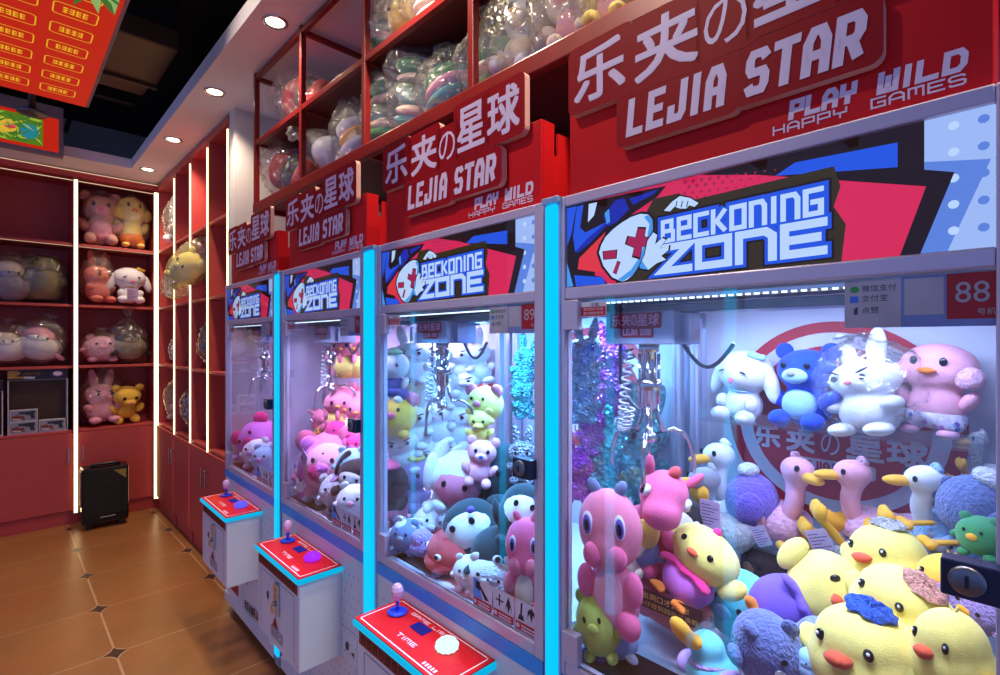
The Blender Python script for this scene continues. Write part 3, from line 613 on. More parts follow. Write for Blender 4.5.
# ------------------------------------------------------------------ claw machines
fs = lambda s, z, t: Vector((t, .38-s, z))            # s runs from the machine's left edge as seen from the front
fb = lambda b, z, t: Vector((t, .366-b, z))           # the same on the sign board
def za(a, b):                                          # artwork measured on the nearest machine's light box
    p, _ = onX(560+a/4.545, 180+b/4.545, .925); return (.775-p.y, p.z)
def art_mesh():
    mb = MB(); T = [.0]
    def pg(pts, mi, dz=0):
        T[0] -= .00006; mb.flat([(min(.745, max(.024, a)), min(1.931, max(1.742, b))) for a, b in pts], fs, T[0], mi)
    names = ['pale', 'pink', 'dark', 'mid', 'royal', 'navy', 'red', 'sky', 'olive', 'maroon', 'white']; I = {n: i for i, n in enumerate(names)}
    pg([(.0, 1.7), (.8, 1.7), (.8, 2), (.0, 2)], I['pale'])
    pg([(.665, 1.873), (.733, 1.860), (.689, 1.742), (.655, 1.742), (.697, 1.851), (.665, 1.862)], I['mid'])
    for k in range(5):
        for q in range(2): pg([(.726-.03*q+.006*math.cos(t*PI/5), 1.915-.036*k+.006*math.sin(t*PI/5)) for t in range(10)], I['mid'] if q == 0 else I['white'])
    pg([(.0, 1.7), (.0, 2), (.665, 2), (.665, 1.862), (.697, 1.851), (.660, 1.742), (.660, 1.7)], I['dark'])
    pg([(.50, 1.914), (.635, 1.909), (.635, 1.873), (.47, 1.899)], I['royal'])
    pg([(.10, 1.742), (.10, 1.931), (.34, 1.931), (.44, 1.908), (.667, 1.838), (.637, 1.742)], I['pink'])
    for i in range(5):
        for j in range(12):
            r = .0045*(1-j/14)*(1-.12*i); x = .31+.016*j+.008*(i % 2); z = 1.925-.011*i-.0016*j
            if r > .001: pg([(x+r*math.cos(t*PI/4), z+r*math.sin(t*PI/4)) for t in range(8)], I['maroon'])
    Z = lambda L: [za(*p) for p in L]
    pg(Z([(15, 100), (300, 60), (480, 25), (440, 75), (330, 150), (260, 215), (60, 360), (75, 420), (190, 440), (215, 490), (15, 490)]), I['dark'])
    pg(Z([(22, 130), (72, 118), (50, 240), (30, 300)]), I['royal'])
    pg(Z([(74, 120), (104, 112), (88, 215), (112, 238), (212, 188), (125, 262), (66, 325), (56, 255)]), I['royal'])
    pg(Z([(66, 325), (125, 262), (212, 188), (214, 200), (135, 285), (80, 330)]), I['navy'])
    pg(Z([(128, 108), (166, 100), (152, 160), (124, 192)]), I['white'])
    pg(Z([(248, 92), (290, 82), (312, 130), (256, 190), (214, 210), (194, 165)]), I['navy'])
    pg(Z([(200, 150), (220, 130), (225, 190), (210, 200)]), I['sky'])
    pg(Z([(312, 84), (445, 40), (425, 62), (330, 112)]), I['navy'])
    pg(Z([(62, 432), (192, 442), (206, 472), (70, 483)]), I['royal'])
    pg(Z([(22, 380), (34, 392), (58, 482), (22, 488)]), I['sky'])
    pg(Z([(78, 405), (85, 355), (205, 235), (165, 340), (190, 422)]), I['red'])
    # olive field behind the wording
    pg([(.155, 1.742), (.225, 1.875), (.245, 1.905), (.30, 1.905), (.315, 1.886), (.556, 1.893), (.565, 1.86), (.556, 1.83), (.572, 1.80), (.566, 1.742)], I['olive'])
    egg = [(175, 330), (185, 295), (205, 258), (240, 222), (280, 192), (320, 168), (362, 153), (398, 156), (418, 178), (420, 222), (402, 290), (372, 368), (330, 430), (305, 452), (280, 462), (235, 442), (195, 390)]
    cx, cy = 300, 310
    pg(Z([(cx+(a-cx)*1.09, cy+(b-cy)*1.07) for a, b in egg]), I['dark'])
    pg(Z(egg), I['white'])
    pg(Z([(262, 452), (320, 408), (360, 350), (395, 255), (405, 200), (380, 168), (398, 158), (418, 178), (420, 222), (402, 290), (372, 368), (330, 430), (280, 462)]), I['sky'])
    for grow, mi in ((1.14, 'dark'), (1, 'maroon')):
        for L in ([(352, 220), (386, 222), (380, 258), (406, 266), (396, 302), (371, 300), (362, 352), (328, 342), (336, 305), (300, 290), (310, 256), (342, 262)], [(195, 325), (255, 318), (252, 355), (198, 360)], [(258, 370), (272, 375), (255, 425), (240, 418)]):
            mx = sum(a for a, b in L)/len(L); my = sum(b for a, b in L)/len(L)
            pg(Z([(mx+(a-mx)*grow, my+(b-my)*grow) for a, b in L]), I[mi])
    mbx = [(.262, .543, 1.812, 1.866), (.258, .548, 1.751, 1.816)]
    for w1, w2, mi in ((.030, .032, 'dark'), (.022, .025, 'royal'), (.0085, .014, 'white')):
        T[0] -= .0003
        e1 = (w1-.0085)/2; e2 = (w2-.014)/2; b = mbx[0]; c = mbx[1]
        strokes(mb, 'BeCKONING', (b[0]-e1, b[1]+e1, b[2]-e1, b[3]-.008+e1), w1, fs, T[0], I[mi], gap=.55, slope=.028)
        strokes(mb, 'ZONE', (c[0]-e2, c[1]+e2, c[2]-e2, c[3]-.006+e2), w2, fs, T[0], I[mi], gap=.34, slope=.02)
    T[0] -= .0003
    hand = [(360, 392), (385, 340), (398, 275), (424, 238), (442, 250), (432, 292), (465, 263), (482, 272), (452, 312), (495, 298), (492, 320), (460, 345), (482, 362), (440, 378), (402, 408), (366, 402)]
    cx, cy = 425, 330
    pg(Z([(cx+(a-cx)*1.12, cy+(b-cy)*1.1) for a, b in hand]), I['dark']); pg(Z(hand), I['white']); pg(Z([(360, 392), (372, 366), (392, 396), (402, 408), (366, 402)]), I['sky'])
    top = [(472, 140), (510, 98), (545, 73), (592, 82), (630, 105), (612, 122), (588, 115), (575, 130), (545, 130), (520, 122), (500, 143)]
    cx, cy = 550, 110
    pg(Z([(cx+(a-cx)*1.1, cy+(b-cy)*1.2) for a, b in top]), I['dark']); pg(Z(top), I['white'])
    for a in (530, 555, 580): pg(Z([(a, 95), (a+4, 97), (a-2, 125), (a-6, 124)]), I['dark'])
    me = mb.mesh('light_box_picture', False)
    return me, [LETW if n == 'white' else LB[n] for n in names]
CH = [('乐', .035, .165, 2.155, 2.268), ('夹', .192, .322, 2.150, 2.262), ('の', .335, .412, 2.155, 2.240), ('星', .425, .537, 2.163, 2.282), ('球', .553, .668, 2.163, 2.282)]
def plate_mesh():
    mb = MB(); e = .020
    for c, a0, a1, b0, b1 in CH: mb.prism(rrect(a0-e, a1+e, b0-e, b1+e, .018), fb, -.024, -.006, 0, 1)
    mb.prism(rrect(.145, .40, 2.026, 2.14, .018), fb, -.0236, -.006, 0, 1); mb.prism(rrect(.385, .605, 2.032, 2.14, .018), fb, -.0233, -.006, 0, 1)
    mb.prism(rrect(.15, .58, 2.10, 2.17, .01), fb, -.0228, -.006)
    return mb.mesh('name_plate')
def char_mesh():
    mb = MB()
    for c, a0, a1, b0, b1 in CH: text_on(mb, c, (a0, a1, b0, b1), fb, -.0248, bold=.012 if c != 'の' else 0)
    strokes(mb, 'LEJIA', (.168, .372, 2.045, 2.122), .0150, fb, -.0248, gap=.95, shear=.10)
    strokes(mb, 'STAR', (.405, .580, 2.045, 2.122), .0150, fb, -.0248, gap=.75, shear=.10)
    return mb.mesh('raised_lettering', False)
def word_mesh(t, a0, a1, b0, b1, w, gap, sh):
    mb = MB(); strokes(mb, t, (a0, a1, b0, b1), w, fb, -.0012, gap=gap, shear=sh); return mb.mesh('tagline_word', False)
WORDS = (('PLAY', .470, .566, 1.993, 2.026, .0080, .6, .1), ('WILD', .592, .694, 1.993, 2.026, .0080, .6, .1), ('HAPPY', .446, .555, 1.974, 1.990, .0028, .35, 0), ('GAMES', .585, .694, 1.974, 1.990, .0028, .35, 0))
def board_mesh():
    mb = MB(); mb.box(0, .006, -.355, .366, 1.945, 2.175, bev=.0015)
    for y in (-.355, .360):
        mb.prism([(0.006, 1.945), (.006, 2.175), (.050, 2.175), (.050, 2.095), (.064, 2.095), (.064, 2.155), (.115, 2.155), (.115, 2.09), (.13, 2.09), (.13, 2.15), (.30, 2.15), (.30, 1.945)], lambda a, b, t: Vector((a, t, b)), y, y+.006)
    mb.box(.294, .30, -.349, .360, 1.945, 2.15)
    return mb.mesh('panel')
def frame_mesh():
    mb = MB(); b = .003
    mb.box(0, .03, .358, .388, .846, 1.955, bev=b); mb.box(0, .03, -.388, -.358, .846, 1.955, bev=b)
    for z0, z1 in ((1.931, 1.9555), (1.7165, 1.743), (.846, .879)): mb.box(.0015, .028, -.358, .358, z0, z1, bev=b)
    for y in (.36, -.39):
        mb.box(.68, .71, y, y+.03, .846, 1.72, bev=b); mb.box(.745, .78, y, y+.03, .846, 1.955, bev=b)
        mb.box(.03, .745, y, y+.03, 1.70, 1.955, bev=b); mb.box(.03, .68, y, y+.03, .846, .87, bev=b)
    mb.box(.03, .82, -.385, .385, 1.935, 1.95)
    return mb.mesh('frame')
def cabinet_mesh():
    mb = MB(); mb.box(.002, .80, -.386, .386, .06, .845, bev=.004); mb.box(.02, .78, -.37, .37, .03, .06)
    mb.box(-.004, .004, -.386, .386, .06, .115, bev=.002)
    return mb.mesh('cabinet')
def pattern_mesh():                                   # faint grey dots on the lower front
    mb = MB()
    for i in range(22):
        for j in range(16):
            y = -.36+.034*i+(.017 if j % 2 else 0); z = .16+.038*j
            if abs(y) < .37: mb.flat([(y+.006*math.cos(t*PI/3), z+.006*math.sin(t*PI/3)) for t in range(6)], lambda a, b, t: Vector((t, a, b)), .0012)
    return mb.mesh('dot_pattern', False)
fy = lambda a, b, t: Vector((t, a, b))
def logo_mesh():
    mb = MB(); c = (.0, 1.392); x = .738
    for k, (r, mi) in enumerate(((.283, 0), (.252, 1), (.215, 0))):
        mb.flat([(c[0]+r*math.cos(t*PI/36), c[1]+r*math.sin(t*PI/36)) for t in range(72)], fy, x-.0006*k, mi)
    fl = lambda a, b, t: Vector((t, -a, b))
    for ch, a0, a1 in (('乐', -.205, -.135), ('夹', -.115, -.045), ('の', -.028, .018), ('星', .035, .115), ('球', .125, .205)):
        text_on(mb, ch, (a0, a1, 1.300, 1.362), fl, x-.003, 1, bold=.02 if ch != 'の' else 0)
    mb.flat(rrect(-.10, .10, 1.245, 1.285, .01), fy, x-.0024, 1)
    strokes(mb, 'LEJIA', (-.088, -.005, 1.252, 1.278), .006, fl, x-.003, 0, gap=.5); strokes(mb, 'STAR', (.012, .088, 1.252, 1.278), .006, fl, x-.003, 0, gap=.5)
    return mb.mesh('round_logo', False)
def console(mach, bcol, bname):
    def body():
        mb = MB(); mb.box(-.165, .004, -.215, .215, .42, .752, bev=.006); return mb.mesh('console')
    c = link('console', cached('con', body), WHITE, mach)
    m = cached('ctrim', lambda: MB().box(-.176, .002, -.226, .226, .752, .772, bev=.006).mesh('edge_light')); link('edge_light', m, CYAN2, c)
    def top():
        mb = MB(); mb.box(-.170, .0, -.220, .220, .772, .776, 0, bev=.001)
        f = lambda a, b, t: Vector((a, b, t))
        def ring(a0, a1, b0, b1, w, mi, z):
            for q in ([(a0, b0), (a1, b0), (a1, b0+w), (a0, b0+w)], [(a0, b1-w), (a1, b1-w), (a1, b1), (a0, b1)], [(a0, b0), (a0+w, b0), (a0+w, b1), (a0, b1)], [(a1-w, b0), (a1, b0), (a1, b1), (a1-w, b1)]): mb.flat(q, f, z, mi)
        ring(-.160, -.008, -.208, .208, .004, 1, .7764)
        fl = lambda a, b, t: Vector((b, -a, t))
        strokes(mb, 'TIME', (-.06, .03, -.128, -.112), .003, fl, .7765, 1); strokes(mb, 'GAME LIST', (-.12, .06, -.034, -.022), .0025, fl, .7765, 1)
        for i in range(5): mb.flat([(.10+.012*i, -.150), (.107+.012*i, -.150), (.107+.012*i, -.138), (.10+.012*i, -.138)], fl, .7765, 1)
        return mb.mesh('control_panel')
    link('control_panel', cached('ctop', top), [RED, LILAC], c)
    def joy():
        mb = MB(); mb.lathe([(.03, .7765), (.032, .781), (.026, .784), (.008, .785)], (-.060, .155, 0), 24, 0); mb.cyl((-.060, .155, .783), (-.060, .155, .815), .006, mi=0)
        return mb.mesh('joystick')
    j = link('joystick', cached('joy', joy), mat('blue_clear_plastic', (40, 70, 230), rough=.15, coat=.4), c)
    def knob():
        mb = MB(); mb.ell((-.060, .155, .840), (.020, .020, .028), u=10, v=7)
        for f in mb.bm.faces: f.smooth = False
        return mb.mesh('knob')
    link('knob', cached('knb', knob), mat('pink_clear_plastic', (220, 180, 226), rough=.12, coat=.6), j) if False else link('joystick_knob', cached('knb', knob), mat('pink_clear_plastic', (220, 180, 226), rough=.12, coat=.6), c)
    m = cached('scr', lambda: MB().box(-.078, -.042, .0, .062, .776, .780, bev=.001).mesh('bezel')); link('display', m, mat('blue_display', emit=.8, col=(.02, .02, .35)), c)
    def btn():
        mb = MB(); P = [(.026, .7765), (.031, .779), (.032, .788), (.029, .793), (.024, .799), (.014, .805), (.002, .807)]
        rings = []; n = 36
        for r, z in P: rings.append([mb.bm.verts.new((-.062+r*(1+.05*math.cos(12*2*PI*k/n)*(.785 < z < .80 or z < .792))*math.cos(2*PI*k/n), -.095+r*(1+.05*math.cos(12*2*PI*k/n)*(z < .80))*math.sin(2*PI*k/n), z)) for k in range(n)])
        for i in range(len(rings)-1):
            for k in range(n): mb.bm.faces.new((rings[i][k], rings[i][(k+1) % n], rings[i+1][(k+1) % n], rings[i+1][k])).smooth = True
        return mb.mesh('push_button')
    link('push_button', cached('btn', btn), mat(bname, emit=1.1, col=bcol), c)
    def front():
        mb = MB(); x = -.1662
        mb.flat([(-.20, .705), (.20, .705), (.20, .745), (-.20, .745)], fy, x, 0)
        fl = lambda a, b, t: Vector((t, -a, b))
        for i in range(11):
            a = -.185+.034*i
            mb.flat([(a, .712), (a+.022, .712), (a+.022, .738), (a, .738)], fl, x-.0006, 3); mb.flat([(a+.005, .717), (a+.017, .717), (a+.011, .733)], fl, x-.001, 0)
        # arrow and boxed note under the coin slot
        mb.flat([(-.045, .498), (.015, .498), (-.015, .545)], fl, x, 0)
        for q in ([(-.06, .455), (.06, .455), (.06, .458), (-.06, .458)], [(-.06, .492), (.06, .492), (.06, .495), (-.06, .495)], [(-.06, .455), (-.057, .455), (-.057, .495), (-.06, .495)], [(.057, .455), (.06, .455), (.06, .495), (.057, .495)]): mb.flat(q, fl, x, 3)
        text_on(mb, '投币口', (-.05, .05, .462, .488), fl, x-.0004, 3)
        mb.flat([(-.095+.013*math.cos(t*PI/9), .60+.018*math.sin(t*PI/9)) for t in range(18)], fl, x, 2)
        for q in ([(-.17, .44), (-.168, .44), (-.168, .69), (-.17, .69)], [(.17, .44), (.172, .44), (.172, .69), (.17, .69)], [(-.17, .69), (.17, .69), (.17, .692), (-.17, .692)]): mb.flat(q, fl, x, 2)
        return mb.mesh('front_decal', False)
    link('front_decal', cached('cfr', front), [mat('dark_red_decal', (150, 22, 30)), LILAC, DGREY, mat('dark_print', (38, 18, 22))], c)
    def coin():
        mb = MB(); mb.box(-.176, -.165, -.032, .012, .56, .685, bev=.003); mb.box(-.179, -.175, -.014, -.008, .625, .665); mb.box(-.188, -.175, -.028, .008, .572, .605, bev=.003); mb.cyl((-.178, -.01, .61), (-.186, -.01, .61), .008)
        return mb.mesh('coin_slot')
    link('coin_slot', cached('coin', coin), CHROME, c)
    return c
def claw(mach, sway=0):
    y0 = .248; x0 = .185
    def car():
        mb = MB(); mb.box(x0-.05, x0+.08, y0-.09, y0+.09, 1.612, 1.69, bev=.003); mb.box(x0-.02, x0+.03, y0-.11, y0-.09, 1.62, 1.68)
        return mb.mesh('carriage')
    def body():
        mb = MB(); mb.lathe([(.024, 1.615), (.024, 1.595), (.017, 1.592), (.017, 1.53), (.030, 1.527), (.030, 1.505), (.021, 1.50), (.021, 1.46), (.010, 1.455), (.010, 1.40), (.018, 1.398), (.018, 1.38), (.004, 1.378)], (x0, y0, 0), 20)
        for k in range(4):
            a = PI/2*k+.4; mb.cyl((x0+.022*math.cos(a), y0+.022*math.sin(a), 1.59), (x0+.022*math.cos(a), y0+.022*math.sin(a), 1.47), .004, n=8)
        mb.cyl((x0, y0, 1.38), (x0, y0, 1.335), .003, n=8)
        return mb.mesh('claw')
    o = link('claw', cached('claw', body), CHROME, mach)
    link('carriage', cached('car', car), mat('grey_mirror_plastic', (176, 184, 208), rough=.14, metal=.45), o)
    def rails():
        mb = MB(); mb.box(.10, .60, .30, .325, 1.69, 1.71); mb.box(.10, .60, -.345, -.32, 1.69, 1.71); mb.box(x0-.02, x0+.06, -.34, .34, 1.685, 1.705, bev=.002)
        return mb.mesh('rail')
    link('rail', cached('rails', rails), STEEL, o)
    for k, a in enumerate((84, 204, 324)):
        def prong():
            ca, sa = math.cos(R(a)), math.sin(R(a)); P = []
            for i in range(6): P.append((.020+.012*i, 1.455-.012*i))
            P = [(.018, 1.47), (.024, 1.43), (.035, 1.405), (.06, 1.408), (.085, 1.398), (.102, 1.378), (.112, 1.35), (.115, 1.322), (.113, 1.30)]
            return MB().tube([(x0+r*ca, y0+r*sa, z) for r, z in P], .0052, n=8).mesh('prong')
        link('prong', cached(('prong', k), prong), CHROME, o)
    def coil():
        P = []
        for i in range(150):
            t = i/149; zz = 1.60-.20*math.sin(t*PI*.75); yy = y0+.045+.022*math.sin(t*PI)
            P.append((x0-.01+.012*math.cos(i*.9), yy+.012*math.sin(i*.9), zz))
        return MB().tube(P, .0032, n=5).mesh('spring_cable')
    link('spring_cable', cached('coil', coil), mat('white_cable', (205, 208, 220), rough=.4), o)
    def hose():
        mb = MB(); mb.tube([(x0+.03, y0+.10, 1.69-.02*i if i < 9 else 1.53-.012*(i-8)) for i in range(10)]+[(x0+.03, y0+.10-.012*i, 1.50-.055*math.sin(i/6*PI/2)) for i in range(1, 7)], .005, n=8)
        mb.tube([(x0+.05, y0-.06-.012*i, 1.615-.055*math.sin(i/10*PI)) for i in range(11)], .005, n=8)
        return mb.mesh('hose')
    link('hose', cached('hose', hose), STEEL, o)
    def plate():
        mb = MB(); x = x0-.0515; fl = lambda a, b, t: Vector((t, y0-a, b))
        mb.flat(rrect(-.076, .060, 1.650, 1.686, .004), fl, x, 0); mb.flat(rrect(-.045, .04, 1.628, 1.652, .004), fl, x, 0)
        for ch, a0, a1 in (('乐', -.070, -.046), ('夹', -.043, -.019), ('の', -.017, -.002), ('星', .0, .026), ('球', .029, .055)): text_on(mb, ch, (a0, a1, 1.656, 1.682), fl, x-.0006, 1, bold=.01)
        strokes(mb, 'LEJIA', (-.040, .0, 1.633, 1.648), .0035, fl, x-.0006, 1, gap=.5); strokes(mb, 'STAR', (.006, .036, 1.633, 1.648), .0035, fl, x-.0006, 1, gap=.5)
        return mb.mesh('name_sticker', False)
    link('name_sticker', cached('nmst', plate), [REDP, mat('pink_sticker_print', (236, 170, 205))], o)
ART = None
def machine(label, Yc, num, led, ledE, bcol, bname, side='clear', notice=False):
    global ART
    p = row((.92, Yc, 0)); m = thing('claw_machine', label, 'claw machine', p, (0, 0, ROT), 'row of claw machines'); m.scale = (1, SY[YC.index(Yc)], 1)
    link('cabinet', cached('cab', cabinet_mesh), WHITE, m)
    link('dot_pattern', cached('dots', pattern_mesh), mat('grey_dot_print', (198, 200, 212), rough=.6), m)
    link('blue_stripe', cached('stripe', lambda: MB().box(-.001, .003, -.386, .386, .806, .846).mesh('blue_stripe')), BLUE, m)
    link('frame', cached('frame', frame_mesh), FRAME, m)
    link('play_bed', cached('bed', lambda: MB().box(.03, .74, -.36, .36, .855, .875).mesh('play_bed')), INWHITE, m)
    link('prize_well_shade', cached('well', lambda: MB().box(.032, .149, .080, .358, .8752, .879, bev=.001).mesh('prize_well_shade')), BLACK, m)  # black slab on the bed, its colour stands for the shade in the chute hole
    bp = link('back_panel', cached('bp', lambda: MB().box(.742, .76, -.36, .36, .87, 1.72).box(.06, .742, -.36, .36, 1.712, 1.72).mesh('back_panel')), INWHITE, m)
    link('round_logo', cached('logo', logo_mesh), [mat('logo_red', (196, 20, 40), rough=.5), mat('logo_white', (226, 222, 236), rough=.5)], bp)
    link('front_glass', cached('fg', lambda: MB().box(.010, .015, -.358, .358, .879, 1.717).mesh('front_glass')), GLASS, m)
    for y in (.370, -.376):
        link('side_glass', cached(('sg', y), lambda: MB().box(.03, .68, y, y+.005, .87, 1.70).mesh('side_glass')), FILM if (side == 'film' and y > 0) else GLASS, m)
    if ART is None: ART = art_mesh()
    lb = link('light_box', cached('lbb', lambda: MB().box(.012, .10, -.366, .366, 1.743, 1.931).mesh('light_box')), BLACK, m)
    link('light_box_picture', ART[0], ART[1], lb, (.0115, 0, 0))
    link('picture_cover', cached('lbc', lambda: MB().box(.002, .005, -.362, .362, 1.743, 1.931).mesh('picture_cover')), COVER, lb)
    def leds():
        mb = MB()
        for x in (.035, .43):
            mb.box(x-.006, x+.006, -.33, .33, 1.706, 1.712, 1)
            for i in range(44): mb.box(x-.004, x+.004, -.325+.015*i, -.318+.015*i, 1.703, 1.706, 0)
        return mb.mesh('led_strip')
    link('led_strip', cached('leds', leds), [LEDW, CHROME], m)
    fr_e, rr_e = {'88': (.48, .62), '89': (.30, 1.05), '90': (.26, 1.0), '91': (.4, .8)}[num]
    for x, sx, e in ((.035, .011, fr_e), (.43, .011, rr_e)):
        l = bpy.data.lights.new('machine_light', 'AREA'); l.shape = 'RECTANGLE'; l.size = sx; l.size_y = .62; l.energy = ledE*e; l.color = led
        if x < .1: l.spread = R(96)
        o = bpy.data.objects.new('machine_lamp', l); COL.objects.link(o); o.location = row((.92+x, Yc, 1.7025)); o.rotation_euler = (0, R(-8), ROT)
    sb = link('sign_board', cached('brd', board_mesh), RED, m, (.03, 0, 0))
    link('name_plate', cached('npl', plate_mesh), [REDP, mat('cream_foam_edge', (206, 160, 150), rough=.6)], sb); link('raised_lettering', cached('chr', char_mesh), LILAC, sb); [link('tagline_word', cached(('tw', w[0]), lambda: word_mesh(*w)), LILAC, sb) for w in WORDS]
    cn = console(m, bcol, bname); cn.location = (0, 0, CDZ[YC.index(Yc)]); claw(m)
    def lock():
        mb = MB(); mb.box(-.022, .008, -.366, -.305, 1.282, 1.331, 0, bev=.003)
        mb.lathe([(.019, -.022), (.019, -.026), (.015, -.028), (.002, -.028)], n=28, mi=1, M=Matrix.Translation((0, -.332, 1.308)) @ Euler((0, -PI/2, 0)).to_matrix().to_4x4() @ Matrix.Diagonal((1, 1, -1, 1)))
        mb.box(-.0295, -.027, -.334, -.330, 1.300, 1.316, 0)
        return mb.mesh('lock')
    link('lock', cached('lock', lock), [mat('dark_blue_lock', (24, 30, 66), rough=.3), STEEL], m)
    for z in (.884, 1.645):
        link('glass_hinge', cached('hin', lambda: MB().box(-.006, .016, .318, .362, 0, .068, bev=.002).mesh('glass_hinge')), FRAME, m, (0, 0, z))
    def stick():
        mb = MB(); x = .0085; fl = lambda a, b, t: Vector((t, -a, b))
        for i in range(3):
            a = .122+.082*i
            mb.flat(rrect(a, a+.078, .884, .962, .004), fl, x, 0); mb.flat([(a+.002, .886), (a+.076, .886), (a+.076, .908), (a+.002, .908)], fl, x-.0004, 1)
            mb.flat([(a+.006+.006*math.cos(t*PI/5)+.004, .897+.006*math.sin(t*PI/5)) for t in range(10)], fl, x-.0008, 0)
            for k in range(2): mb.flat([(a+.022, .890+.008*k), (a+.068, .890+.008*k), (a+.068, .894+.008*k), (a+.022, .894+.008*k)], fl, x-.0008, 0)
            if i == 0:
                mb.flat([(a+.002, .908), (a+.04, .908), (a+.02, .96), (a+.002, .96)], fl, x-.0003, 3); mb.flat([(a+.02, .95), (a+.024, .952), (a+.066, .915), (a+.05, .912)], fl, x-.0006, 2); mb.flat([(a+.012, .955), (a+.03, .955), (a+.03, .930), (a+.012, .935)], fl, x-.0005, 2)
            elif i == 1:
                mb.flat([(a+.01, .932), (a+.04, .932), (a+.04, .936), (a+.01, .936)], fl, x-.0006, 2); mb.flat([(a+.022, .92), (a+.027, .92), (a+.027, .95), (a+.022, .95)], fl, x-.0006, 2)
                mb.flat([(a+.045, .915), (a+.05, .935), (a+.058, .955), (a+.066, .935), (a+.071, .915), (a+.064, .93), (a+.058, .912), (a+.052, .93)], fl, x-.0006, 2)
            else:
                mb.flat([(a+.018, .925), (a+.024, .925), (a+.026, .957), (a+.02, .957)], fl, x-.0006, 2); mb.flat([(a+.01, .913), (a+.032, .913), (a+.028, .926), (a+.014, .926)], fl, x-.0006, 2)
                mb.flat([(a+.042, .925), (a+.044, .945), (a+.056, .955), (a+.068, .945), (a+.07, .925), (a+.062, .94), (a+.056, .92), (a+.05, .94)], fl, x-.0006, 2)
        return mb.mesh('instruction_stickers', False)
    link('instruction_stickers', cached('stk', stick), [mat('sticker_white', (214, 214, 226)), mat('sticker_red', (190, 24, 36)), mat('sticker_black', (22, 26, 50)), BLUE], m)
    def pay():
        mb = MB(); x = .0085; fl = lambda a, b, t: Vector((t, -a, b))
        mb.flat([(.190, 1.640), (.360, 1.640), (.360, 1.712), (.190, 1.712)], fl, x, 4); mb.flat([(.190, 1.640), (.259, 1.640), (.259, 1.712), (.190, 1.712)], fl, x-.0003, 0)
        mb.flat([(.309, 1.650), (.361, 1.650), (.361, 1.712), (.309, 1.712)], fl, x-.0004, 1)
        mb.flat([(.263, 1.657), (.306, 1.657), (.306, 1.709), (.263, 1.709)], fl, x-.0004, 0)
        mb.flat([(.203+.006*math.cos(t*PI/7), 1.698+.005*math.sin(t*PI/7)) for t in range(14)], fl, x-.0006, 3)
        mb.flat([(.197, 1.678), (.208, 1.678), (.208, 1.688), (.197, 1.688)], fl, x-.0006, 2)
        mb.flat([(.198, 1.660), (.202, 1.660), (.202, 1.668), (.207, 1.672), (.207, 1.660)], fl, x-.0006, 5)
        for body, z in (('微信支付', 1.694), ('支付宝', 1.679), ('点赞', 1.661)): text_on(mb, body, (.212, .212+.0105*len(body), z, z+.010), fl, x-.0006, 5)
        text_on(mb, num, (.318, .352, 1.672, 1.700), fl, x-.0008, 0); text_on(mb, '号机', (.340, .358, 1.655, 1.664), fl, x-.0008, 0)
        return mb.mesh('payment_sticker', False)
    link('payment_sticker', cached(('pay', num), pay), [mat('sticker_grey', (176, 176, 190)), mat('sticker_deep_red', (168, 22, 32)), mat('sticker_blue', (60, 120, 220)), mat('sticker_green', (50, 160, 80)), mat('sticker_pale_blue', (120, 140, 200)), mat('sticker_ink', (70, 70, 80))], m)
    def warn():
        mb = MB(); x = .0085
        mb.flat(rrect(.062, .132, 1.674, 1.707, .003), fs, x, 0); mb.flat([(.064, 1.676), (.130, 1.676), (.130, 1.696), (.064, 1.696)], fs, x-.0004, 1)
        text_on(mb, '注意', (.088, .112, 1.697, 1.705), fs, x-.0008, 2); text_on(mb, '请勿拍打机器', (.070, .124, 1.688, 1.694), fs, x-.0008, 0); text_on(mb, '请勿摇晃玻璃', (.070, .124, 1.679, 1.685), fs, x-.0008, 0)
        return mb.mesh('warning_sticker', False)
    link('warning_sticker', cached('wrn', warn), [mat('sticker_white', (214, 214, 226)), mat('sticker_red', (190, 24, 36)), mat('sticker_ink', (70, 70, 80))], m)
    def chute():
        mb = MB(); mb.box(.150, .154, .075, .360, .875, 1.045); mb.box(.03, .150, .075, .079, .875, 1.045)
        return mb.mesh('prize_chute')
    ch = link('prize_chute', cached('chu', chute), ACRYL, m)
    def notice_m():
        mb = MB(); fl = lambda a, b, t: Vector((t, -a, b)); x = .1485
        mb.prism([(-.325, .998), (-.100, .998), (-.100, 1.040), (-.325, 1.040)], fl, x, x-.001, 0)
        text_on(mb, '公仔要出洞口才算哦!', (-.300, -.130, 1.020, 1.035), fl, x-.002, 1, bold=.008); text_on(mb, '本店所有公仔碰到挡板可换取', (-.318, -.108, 1.002, 1.015), fl, x-.002, 1)
        return mb.mesh('notice_plate', False)
    if notice: link('notice_plate', cached('ntc', notice_m), [mat('dark_brown_plate', (64, 26, 26)), mat('gold_print', (216, 170, 90))], ch)
    def door():
        mb = MB(); mb.box(-.003, .003, .12, .345, .15, .34, 0, bev=.002); mb.box(-.0045, -.002, .135, .33, .165, .325, 1, bev=.001)
        return mb.mesh('prize_flap')
    link('prize_flap', cached('pdr', door), [WHITE, mat('prize_red', (176, 24, 34))], m)
